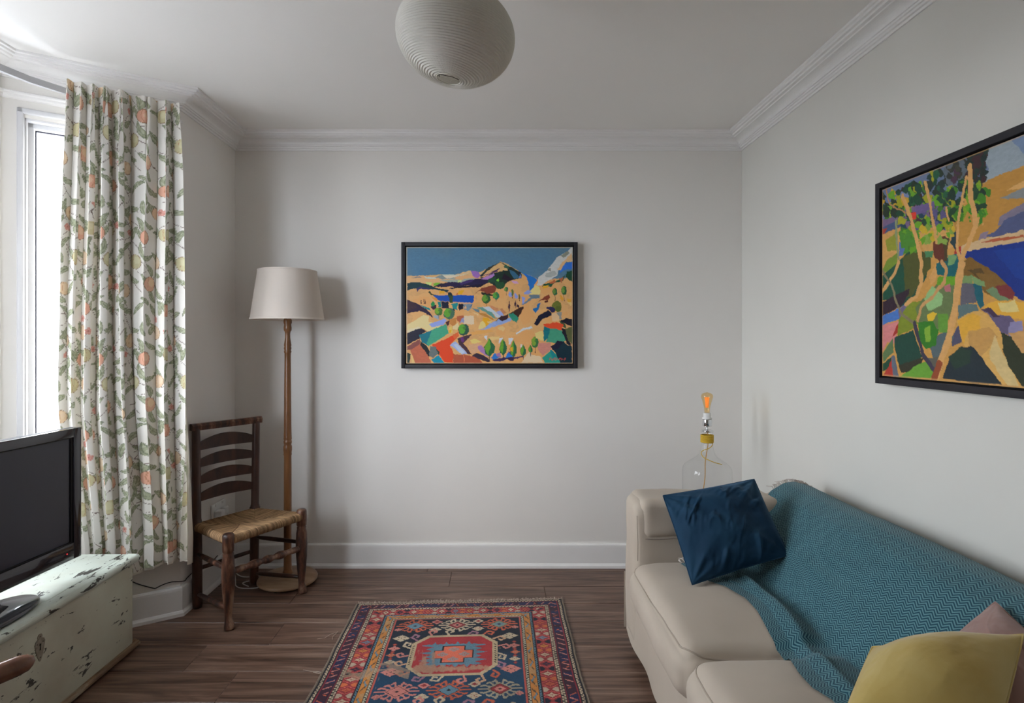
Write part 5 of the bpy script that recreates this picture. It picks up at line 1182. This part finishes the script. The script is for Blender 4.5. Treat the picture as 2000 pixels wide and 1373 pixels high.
for i in range(420):
    x = -RW / 2 + RW * (i + RNG.rand()) / 420; p0 = rugp(np.array(x), np.array(.003), np.array(.006)); L_ = RNG.uniform(.010, .030)
    if RNG.rand() < .06: L_ *= 1.8
    q = RNG.uniform(-.5, .5); up = RNG.uniform(.0, .010)
    m.tube([p0, (p0[0] + q * L_ * .4, p0[1] + L_ * .5, .005 + up), (p0[0] + q * L_, p0[1] + L_, .002 + up * .6)], [.0013, .0011, .0004], 4, cap=False)
m.build('end_fringe', FRG, rug, kind='stuff')
SELV = noisy('selvedge', (.16, .12, .09, 1), (.26, .21, .16, 1), scale=120, rough=.95, bstr=.2)
for sx in (-1, 1):
    ys = np.linspace(0, RLn, 160); pp = rugp(np.full(160, sx * (RW / 2 + .001)), ys, np.full(160, .006)); m = MB(); m.tube([tuple(p) for p in pp], .0045, 7); m.build('selvedge', SELV, rug)
for pts in ([(660, 1236), (645, 1239), (634, 1246), (619, 1248)], [(660, 1236), (650, 1243), (649, 1249)], [(637, 1318), (622, 1312), (607, 1311), (592, 1308)], [(638, 1322), (628, 1316), (612, 1313)], [(672, 1268), (664, 1276), (655, 1282)]):
    P_ = [at_z(x, y, .003) for x, y in pts]; P_[0].z = .008; m = MB(); m.tube(P_, [.0016, .0014, .0010, .0005][:len(P_)] , 5); m.build('loose_thread', FRG, rug)

# ---- sofa
CAL = mat('beige_cotton', rough=.85); t, b = nodes(CAL); b.inputs['Sheen Weight'].default_value = .1
v = coords(t, (1, 1, 1)); n1 = N(t, 'ShaderNodeTexNoise', Scale=3.0, Detail=4.0); t.links.new(v, n1.inputs['Vector'])
t.links.new(ramp(t, n1.outputs['Fac'], [(.3, (.455, .385, .310, 1)), (.7, (.510, .440, .360, 1))]), b.inputs['Base Color'])
n2 = N(t, 'ShaderNodeTexNoise', Scale=14.0, Detail=4.0); t.links.new(v, n2.inputs['Vector']); bump(t, b, n2.outputs['Fac'], .25, .006)
SEAMM = mat('seam_thread', (.20, .16, .13, 1), .9)
PIPE = mat('beige_piping', (.38, .32, .26, 1), .85)
sofa = thing('sofa', (.98, 1.57, 0), 'beige loose cover sofa against the right wall', 'sofa')
def sb(name, lo, hi, r, **k):
    mt = k.pop('mat', CAL); par = k.pop('parent', sofa); m = MB(); vs, fs = softbox(lo, hi, r, **k); m.add(vs, fs, True); return m.build(name, mt, par)
sb('base', (.585, .86, .10), (1.38, 2.28, .285), .03, n=(12, 20, 5), wr=.003, seed=2)
for y0, y1 in ((2.250, 2.440), (.690, .880)):
    a_ = sb('arm', (.560, y0, .055), (1.385, y1, .652), .040, n=(26, 12, 22), wr=.006, wsc=5, seed=5 if y0 > 2 else 9)
    m = MB()
    ov_lo, ov_hi = (.582, y0 - .010, .512), (1.16, y1 + .010, .664)
    vs, fs = softbox(ov_lo, ov_hi, .036, n=(34, 14, 12), wr=.007, wsc=6, seed=11)
    vs = [Vector((p.x, p.y, p.z + (.010 * math.sin(p.x * 14 + 2) if p.z < .56 else 0))) for p in vs]
    m.add(vs, fs, True); cv = m.build('arm_cover', CAL, a_)
    m = MB(); m.tube([(x, y0 - .0125, .520 + .010 * math.sin(x * 14 + 2)) for x in np.linspace(.60, 1.12, 30)], .0018, 5); m.build('hem', SEAMM, a_)
    m = MB(); m.tube([(.570, y0 + .002, .60), (.572, y0 - .004, .50), (.572, y0 - .002, .42)], .0010, 5); m.build('seam', SEAMM, a_)
# skirt, one drop along the front and one round the far end
def cloth_strip(name, f, n_, k_, parent=sofa, mt=CAL):
    P = np.array([[f(i / (n_ - 1), j / (k_ - 1)) for i in range(n_)] for j in range(k_)]); return grid(name, P, mt, parent)
def skirt_front(a, c):
    y = .70 + (2.435 - .70) * a; z = .300 - (.300 - .055) * c
    return (.574 - .010 * c - .006 * c * math.sin(y * 17) - .004 * math.sin(y * 7 + 1) * c, y, z - .006 * math.sin(y * 9) * c)
cloth_strip('front_skirt', skirt_front, 150, 12)
def skirt_end(a, c):
    x = .562 + (1.37 - .562) * a; z = .300 - (.300 - .055) * c
    return (x, 2.442 + .010 * c + .006 * c * math.sin(x * 19), z)
cloth_strip('end_skirt', skirt_end, 80, 12)
m = MB()
for x in (.62, 1.33):
    for y in (.74, 2.39): m.lathe([(.018, 0), (.024, .10)], (x, y), 14)
for x, y in ((.64, .76), (.64, 2.37), (1.32, .76), (1.32, 2.37)):
    m = MB(); m.lathe([(.016, 0), (.022, .11)], (x, y), 14); m.build('foot', DARKM, sofa)
back = [(.985, .28), (.995, .43), (1.035, .505), (1.10, .600), (1.160, .664), (1.215, .692), (1.255, .697), (1.31, .684), (1.355, .650), (1.378, .600), (1.385, .40), (1.385, .12), (1.0, .12)]
def smooth_prof(pts, n_):
    P_ = np.array(pts); seg = np.concatenate([[0], np.cumsum(np.hypot(*np.diff(P_, axis=0).T))]); q = np.linspace(0, seg[-1], n_)
    x, z = np.interp(q, seg, P_[:, 0]), np.interp(q, seg, P_[:, 1]); ker = np.hanning(9); ker /= ker.sum()
    xp, zp = np.pad(x, 4, mode='edge'), np.pad(z, 4, mode='edge'); return np.convolve(xp, ker, 'valid'), np.convolve(zp, ker, 'valid')
bx, bz = smooth_prof(back, 70)
ys = np.concatenate([[.872, .874, .880], np.linspace(.895, 2.375, 30), [2.392, 2.400, 2.402]])
shr = np.interp(ys, [.872, .895, 2.375, 2.402], [.80, 1, 1, .80]); P = np.zeros((len(ys), 70, 3))
for i, (y, s2) in enumerate(zip(ys, shr)):
    P[i, :, 0] = 1.19 + (bx - 1.19) * (1 - (1 - s2) * .15); P[i, :, 1] = y; P[i, :, 2] = .40 + (bz - .40) * (1 - (1 - s2) * .22)
bk_ = grid('backrest', P, CAL, sofa)
for e_ in (0, -1): m = MB(); m.add([tuple(p) for p in P[e_]], [tuple(range(70))]); m.build('backrest_end', CAL, sofa)
def seat_cushion(y0, y1, seed):
    lo, hi = (.528, y0, .262), (1.06, y1, .408)
    c = sb('seat_cushion', lo, hi, .055, n=(36, 40, 12), crown=.030, wr=.010, wsc=3.2, seed=seed, side=.014)
    def edge_pt(x, y): return (x, y, 0)
    pts = []; x0, x1 = lo[0] + .016, hi[0] - .01
    loop = [(x1, hi[1] - .016)] + [(x, hi[1] - .016) for x in np.linspace(x1, x0 + .05, 14)] + [(x0 + .05 - .05 * math.sin(q), hi[1] - .016 - .05 * (1 - math.cos(q))) for q in np.linspace(0, PI / 2, 7)] \
         + [(x0, y) for y in np.linspace(hi[1] - .07, lo[1] + .07, 20)] + [(x0 + .05 * (1 - math.cos(q)), lo[1] + .066 - .05 * math.sin(q)) for q in np.linspace(0, PI / 2, 7)] + [(x, lo[1] + .016) for x in np.linspace(x0 + .06, x1, 14)]
    me = c.data; off = root_of(c).location
    from mathutils.bvhtree import BVHTree
    bv = BVHTree.FromPolygons([v_.co + off for v_ in me.vertices], [list(p.vertices) for p in me.polygons])
    for x, y in loop:
        h = bv.ray_cast(Vector((x, y, .8)), Vector((0, 0, -1)))
        if h[0] is not None: pts.append(h[0] + Vector((0, 0, .0002)))
    m = MB(); m.tube(pts, .0027, 6); m.build('piping', PIPE, c)
    return bv
BV1 = seat_cushion(1.585, 2.243, 3); BV2 = seat_cushion(.888, 1.575, 8)

# ---- throw
THR = mat('herringbone_wool', rough=.9); t, b = nodes(THR); b.inputs['Sheen Weight'].default_value = .12
uv = N(t, 'ShaderNodeUVMap', uv_map='cloth'); sp = N(t, 'ShaderNodeSeparateXYZ'); t.links.new(uv.outputs[0], sp.inputs[0])
def mth(op, a, c=None, d=None):
    n = N(t, 'ShaderNodeMath', operation=op)
    for i, q in enumerate((a, c, d)):
        if q is None: continue
        if isinstance(q, (int, float)): n.inputs[i].default_value = q
        else: t.links.new(q, n.inputs[i])
    return n.outputs[0]
PZ, AZ, PZL = .0285, .0108, .0084
tri = mth('PINGPONG', sp.outputs['X'], PZ / 2)            # 0 .. PZ/2
ln = mth('ADD', sp.outputs['Y'], mth('MULTIPLY', tri, AZ / (PZ / 2)))
fr = mth('FRACT', mth('DIVIDE', ln, PZL)); st = mth('ABSOLUTE', mth('SUBTRACT', fr, .5))
lnz = N(t, 'ShaderNodeTexNoise', Scale=9.0, Detail=3.0); t.links.new(uv.outputs[0], lnz.inputs['Vector'])
colr = ramp(t, st, [(.19, (.105, .245, .275, 1)), (.29, (.002, .055, .090, 1))])
edge_ = N(t, 'ShaderNodeMixRGB'); edge_.blend_type = 'MULTIPLY'; edge_.inputs[0].default_value = .35; t.links.new(colr, edge_.inputs[1]); t.links.new(ramp(t, lnz.outputs['Fac'], [(.3, (.75, .8, .8, 1)), (.7, (1.15, 1.1, 1.1, 1))]), edge_.inputs[2])
t.links.new(edge_.outputs[0], b.inputs['Base Color'])
wv = N(t, 'ShaderNodeTexNoise', Scale=700.0); t.links.new(uv.outputs[0], wv.inputs['Vector']); hsum = mth('ADD', mth('MULTIPLY', st, 1.2), mth('MULTIPLY', wv.outputs['Fac'], .5)); bump(t, b, hsum, .45, .0015)
prof = [(1.368, .640), (1.345, .672), (1.312, .696), (1.258, .711), (1.214, .706), (1.156, .678), (1.092, .612), (1.030, .512), (.985, .455), (.950, .432), (.900, .448), (.84, .447), (.78, .441), (.70, .437), (.62, .430)]
pxs, pzs = smooth_prof(prof, 260); arcl = np.concatenate([[0], np.cumsum(np.hypot(np.diff(pxs), np.diff(pzs)))])
def s_of_x(x): return float(np.interp(-x, -pxs, arcl))
na_, nb_ = 230, 210
A2, B2 = np.meshgrid(np.linspace(0, 1, na_), np.linspace(0, 1, nb_))
yn = .95
yfar = 2.375 - .05 * np.clip(B2 / .45, 0, 1) - .165 * np.clip((B2 - .45) / .55, 0, 1)
Yt = yfar + (yn - yfar) * A2
xl = np.interp(-Yt[-1], [-2.2, -2.15, -2.06, -1.99, -1.95, -1.87, -1.78, -1.67, -1.53, -1.45, -1.38, -1.33, -.95], [.712, .716, .735, .758, .800, .832, .832, .815, .803, .785, .780, .800, .78])
Sl = np.array([s_of_x(x) for x in xl]); Sg = B2 * Sl[None, :]
Xt = np.interp(Sg, arcl, pxs); Zt = np.interp(Sg, arcl, pzs)
# lay the seat part on the real cushions
for j in range(nb_):
    for i in range(na_):
        if Xt[j, i] < .99:
            hz = []
            for bv in (BV1, BV2):
                h = bv.ray_cast(Vector((Xt[j, i], Yt[j, i], .9)), Vector((0, 0, -1)))
                if h[0] is not None: hz.append(h[0].z)
            if hz:
                k_ = min(1, (.99 - Xt[j, i]) / .10); Zt[j, i] = Zt[j, i] * (1 - k_) + max(max(hz) + .004, .412) * k_
                if B2[j, i] < .93: Zt[j, i] += 0.004 * k_
for _ in range(3): Zt[1:-1, 1:-1] = (Zt[1:-1, 1:-1] * 2 + Zt[:-2, 1:-1] + Zt[2:, 1:-1] + Zt[1:-1, :-2] + Zt[1:-1, 2:]) / 6
n_x = np.gradient(Zt, axis=0); n_z = -np.gradient(Xt, axis=0); nl = np.hypot(n_x, n_z) + 1e-9; n_x, n_z = n_x / nl, n_z / nl  
# long soft folds running from the back ridge down to the seat, and one valley at the crease
wr = .010 * (fbm(Yt * 1.0 + Sg * .8, Sg * .7, 3.2, 91) - .35) + .0045 * (fbm(Yt + .5 * Sg, Sg, 9, 92) - .3)
wr += .012 * np.exp(-((Sg - .40 - .08 * (2.0 - Yt)) / .030) ** 2) * np.clip((Yt - 1.35) / .3, 0, 1) - .010 * np.exp(-((Sg - .465 - .05 * (2.0 - Yt)) / .035) ** 2) * 0
wr += .016 * np.exp(-((Sg - s_of_x(.885) - .02 * np.sin(Yt * 6)) / .022) ** 2) * np.clip((Yt - 1.1) / .4, 0, 1)
wr = np.clip(wr, -.001, .034); fl = np.clip((1 - B2) / .05, 0, 1); wr = wr * (.25 + .75 * fl)
Xt2, Zt2 = Xt + n_x * wr, Zt + n_z * wr
UV = np.stack([Yt + .10 * Sg, Sg], -1)
thr = thing('throw_blanket', (.95, 1.6, .43), 'teal herringbone throw draped over the back and seat of the sofa', 'blanket')
PT = np.stack([Xt2, Yt, Zt2], -1); grid('woven_cloth', PT, THR, thr, uv=UV)
FRC = noisy('throw_fringe_wool', (.42, .37, .33, 1), (.58, .53, .48, 1), scale=60, rough=.95, bstr=0)
m = MB()
for i in range(120):
    q = (i + RNG.rand() * .6) / 120
    j = min(int(q * (nb_ - 1)), nb_ - 1); p = Vector(PT[j, 0]); L_ = RNG.uniform(.022, .045)
    dz = -.006 if q > .5 else .004
    if .30 < q < .5: continue
    mid_ = p + Vector((RNG.uniform(-.006, .006), L_ * .5, .006)); end_ = p + Vector((RNG.uniform(-.016, .016), L_, dz * .4 + RNG.uniform(-.002, .004)))
    if p.z < .48: end_.y = min(end_.y, 2.236); end_.z = max(end_.z, p.z - .004); end_.x -= L_ * .6; mid_.x -= L_ * .3
    m.tube([p, mid_, end_], [.0022, .0026, .0012], 5)
m.build('tasselled_fringe', FRC, thr, kind='stuff')

# ---- scatter cushions
def cushion(name, TL, TR, BR_, BL_, th, mt, label, pinch=.10, wr=.008, seed=0, fold=1.0, bt=.9, n_=120):
    TL, TR, BR_, BL_ = [np.array(p, float) for p in (TL, TR, BR_, BL_)]
    nrm = np.cross(TR - TL, BL_ - TL); nrm /= np.linalg.norm(nrm)
    if np.dot(nrm, -TL + np.array([0, 0, EYE])) < 0: nrm = -nrm
    u, v = np.meshgrid(np.linspace(0, 1, n_), np.linspace(0, 1, n_))
    u2 = .5 + (u - .5) * (1 - pinch * np.sin(PI * v) ** 1.3); v2 = .5 + (v - .5) * (1 - pinch * np.sin(PI * u) ** 1.3)
    P = ((1 - u2) * (1 - v2))[..., None] * TL + (u2 * (1 - v2))[..., None] * TR + (u2 * v2)[..., None] * BR_ + ((1 - u2) * v2)[..., None] * BL_
    su, sv = np.sin(PI * u), np.sin(PI * v); h = (su * sv) ** .62
    rdg = 0
    for cu, cv in ((0, 0), (1, 0), (1, 1), (0, 1)):                   # creases running in from the corners
        du, dv = np.abs(u - cu), np.abs(v - cv); an = np.arctan2(dv, du + 1e-6); R_ = np.hypot(du, dv)
        rdg = rdg + np.sin(an * 11 + seed + cu * 2 + cv) * np.exp(-(R_ / .34) ** 2) * np.clip(R_ / .1, 0, 1)
    big = (fbm(u + .35 * v, v - .2 * u, 3.2, 100 + seed) - .5); fa, fb = u * .85 + v * .5, v * .85 - u * .5; fine = 1 - np.abs(fbm(fa * 3.4 + .5 * vn(u, v, 3, 7), fb * .9, 2.2, 130 + seed, 3) - .5) * 7; fine = np.clip(fine, 0, 1) ** 1.3
    w_ = wr * (1.6 * big + .55 * fold * rdg + .9 * fold * fine * np.clip(vn(u, v, 3, seed) * 2 - .4, 0, 1)) * np.clip(h * 1.6, 0, 1)
    f = P + nrm * (th * h + w_)[..., None]; b_ = P - nrm * (th * bt * h)[..., None]
    root = thing(name, tuple(((BL_ + BR_) / 2)), label, 'cushion')
    both = np.concatenate([f, b_[::-1]], 0)
    o = grid('cover', both, mt, root)
    b2 = bmesh.new(); b2.from_mesh(o.data); bmesh.ops.remove_doubles(b2, verts=b2.verts, dist=.0004); bmesh.ops.recalc_face_normals(b2, faces=b2.faces); b2.to_mesh(o.data); b2.free()
    for p in o.data.polygons: p.use_smooth = True
    loop = [tuple(x) for x in P[0]] + [tuple(x) for x in P[:, -1]] + [tuple(x) for x in P[-1][::-1]] + [tuple(x) for x in P[:, 0][::-1]]
    m = MB(); m.tube(loop[::4] + [loop[0]], .0022, 6); m.build('edge_seam', mt, root); return root
VEL = mat('blue_velvet', rough=.75); t, b = nodes(VEL); b.inputs['Sheen Weight'].default_value = .35; b.inputs['Sheen Roughness'].default_value = .35; b.inputs['Sheen Tint'].default_value = (.25, .5, .8, 1); b.inputs['Specular IOR Level'].default_value = .15
v = coords(t); n1 = N(t, 'ShaderNodeTexNoise', Scale=7.0, Detail=5.0); t.links.new(v, n1.inputs['Vector'])
t.links.new(ramp(t, n1.outputs['Fac'], [(.35, (.008, .032, .068, 1)), (.7, (.015, .055, .105, 1))]), b.inputs['Base Color'])
cushion('velvet_cushion', at(1295, 968, 2.175), at(1473, 936, 2.200), at(1541, 1084, 2.000), at(1352, 1142, 1.960), .078, VEL, 'dark blue velvet cushion leaning against the sofa back by the arm', pinch=.018, wr=.017, seed=3)
YEL = noisy('yellow_linen', (.46, .32, .07, 1), (.52, .40, .14, 1), scale=9, rough=.8, bstr=.25, bdist=.0015, bscale=150); YEL.node_tree.nodes['Principled BSDF'].inputs['Sheen Weight'].default_value = .3
PNKM = noisy('dusty_pink_velvet', (.27, .15, .13, 1), (.33, .185, .16, 1), scale=6, rough=.8, bstr=.2); PNKM.node_tree.nodes['Principled BSDF'].inputs['Sheen Weight'].default_value = .3
cushion('yellow_cushion', at(1704, 1264, 1.235), at(1999, 1239, 1.155), at(1946, 1445, .985), at(1640, 1420, 1.060), .074, YEL, 'mustard yellow cushion at the near end of the sofa', pinch=-.008, wr=.006, seed=6, fold=.15)
cushion('pink_cushion', at(1800, 1296, 1.240), at(1944, 1176, 1.290), at(2085, 1300, 1.10), at(2010, 1480, .985), .055, PNKM, 'dusty pink cushion tucked behind the yellow one', pinch=.03, wr=.006, seed=12, fold=.5)

# ---- bottle lamp on a low table behind the sofa arm
GX, GY = at(1381, 900, 2.85).x, 2.85
def gz(y): return EYE - (y - CY) * GY / F
tb = .345
TBL = wood('stained_table_wood', (.10, .06, .04, 1), (.17, .11, .07, 1), (.25, .17, .11, 1), (1, 4, 1), 5, .4, rnd=False)
table = thing('side_table', (GX, GY, 0), 'small round wooden side table behind the sofa arm under the bottle lamp', 'table')
m = MB(); m.lathe([(.150, tb - .022), (.158, tb - .018), (.160, tb - .008), (.156, tb)], (GX, GY), 48); m.build('table_top', TBL, table)
for k in range(3): q = 2 * PI * k / 3 + .5; m = MB(); m.tube([(GX + .10 * math.cos(q), GY + .10 * math.sin(q), tb - .02), (GX + .135 * math.cos(q), GY + .135 * math.sin(q), 0)], [.013, .009], 12); m.build('leg', TBL, table)
bot = thing('bottle_lamp', (GX, GY, tb), 'clear glass bottle lamp with yellow cord and bare amber bulb behind the sofa arm', 'lamp')
BG = thin_glass('clear_glass', (.99, .995, .995, 1), .035, .45)
rb = 46.5 * GY / F; rn = 10.5 * GY / F
body = [(rb * .93, tb + .001), (rb, tb + .012), (rb, gz(928)), (rb * .995, gz(920)), (rb * .965, gz(913)), (rb * .90, gz(908.5)), (rb * .78, gz(904)), (rb * .62, gz(899)), (rb * .44, gz(893)), (rb * .33, gz(887)), (rb * .26, gz(878)), (rn * 1.02, gz(866)), (rn * .96, gz(852)), (rn * .98, gz(846)), (rn * 1.08, gz(844)), (rn * 1.10, gz(841)), (rn * .98, gz(839.5))]
m = MB(); m.lathe(body, (GX, GY), 56, cap=False); m.lathe([(rb * .93, tb + .001), (rb * .5, tb + .004), (.001, tb + .012)], (GX, GY), 56, cap=False); m.build('glass_bottle', BG, bot)
YLW = mat('yellow_cord_fabric', (.62, .40, .03, 1), .7); AMB_C = mat('amber_flex', (.55, .28, .05, 1), .6)
m = MB()
for k in range(7): z = gz(863) + k * (gz(850) - gz(863)) / 6; m.tube([(GX + (rn + .0025) * math.cos(q), GY + (rn + .0025) * math.sin(q), z) for q in np.linspace(0, 2 * PI, 25)], .0030, 6, cap=False)
m.build('yellow_binding', YLW, bot)
m = MB(); m.lathe([(rn * .90, gz(840)), (rn * .90, gz(843)), (rn * .5, gz(844)), (.003, gz(844))], (GX, GY), 20); m.lathe([(.0045, gz(844)), (.0045, gz(832))], (GX, GY), 12); m.build('stem', CHROME, bot)
m = MB(); m.lathe([(.006, gz(832.5)), (.0215, gz(832)), (.0225, gz(830)), (.0225, gz(820)), (.021, gz(818))], (GX, GY), 28); m.build('chrome_cup', CHROME, bot)
m = MB(); m.lathe([(.024, gz(818)), (.024, gz(815.5)), (.0185, gz(815)), (.0185, gz(806.5)), (.016, gz(806))], (GX, GY), 28); m.build('lamp_holder', WHP, bot)
AMB = thin_glass('amber_glass', (1.0, .86, .62, 1), .06, .55)
m = MB(); m.lathe([(.0125, gz(806)), (.0130, gz(800)), (.0160, gz(793)), (.0235, gz(782)), (.0285, gz(776)), (.0290, gz(773)), (.0250, gz(769.5)), (.012, gz(767)), (.004, gz(766.5)), (.001, gz(765.5))], (GX, GY), 28, cap=False); m.build('bulb', AMB, bot)
FIL = mat('amber_filament', (.75, .26, .06, 1), .5); FIL.node_tree.nodes['Principled BSDF'].inputs['Emission Color'].default_value = (1, .35, .08, 1); FIL.node_tree.nodes['Principled BSDF'].inputs['Emission Strength'].default_value = .25
m = MB()
for k in range(6):
    q = 2 * PI * k / 6; m.tube([(GX + .0045 * math.cos(q), GY + .0045 * math.sin(q), gz(796)), (GX + .010 * math.cos(q), GY + .010 * math.sin(q), gz(776))], .0030, 6)
m.build('filament', FIL, bot)
def sm(pts, n_=8):
    P_ = [Vector(p) for p in pts]; o_ = []
    for i in range(len(P_) - 1):
        p0, p1, p2, p3 = P_[max(i - 1, 0)], P_[i], P_[i + 1], P_[min(i + 2, len(P_) - 1)]
        for s2 in range(n_): u = s2 / n_; o_.append(.5 * ((2 * p1) + (p2 - p0) * u + (2 * p0 - 5 * p1 + 4 * p2 - p3) * u * u + (3 * p1 - p0 - 3 * p2 + p3) * u ** 3))
    return o_ + [P_[-1]]
g = lambda px, py, dy=0.0: tuple(at(px, py, GY + dy))
m = MB(); m.tube(sm([g(1382, 843), g(1383, 865), g(1380, 885), g(1377.5, 905), g(1377, 930), g(1374, 957), g(1372, 985, .01), (GX - .03, GY, tb + .02)]), .0022, 7); m.build('inner_flex', AMB_C, bot)
m = MB(); m.tube(sm([g(1392.5, 863, -.01), g(1391, 870, -.02), g(1384, 876, -.034), g(1373, 880, -.036), g(1369.5, 885, -.045), g(1374, 893, -.062), g(1385, 899, -.085), g(1398, 904, -.085), g(1410, 907, -.080)]), .0020, 7); m.build('outer_flex', YLW, bot)
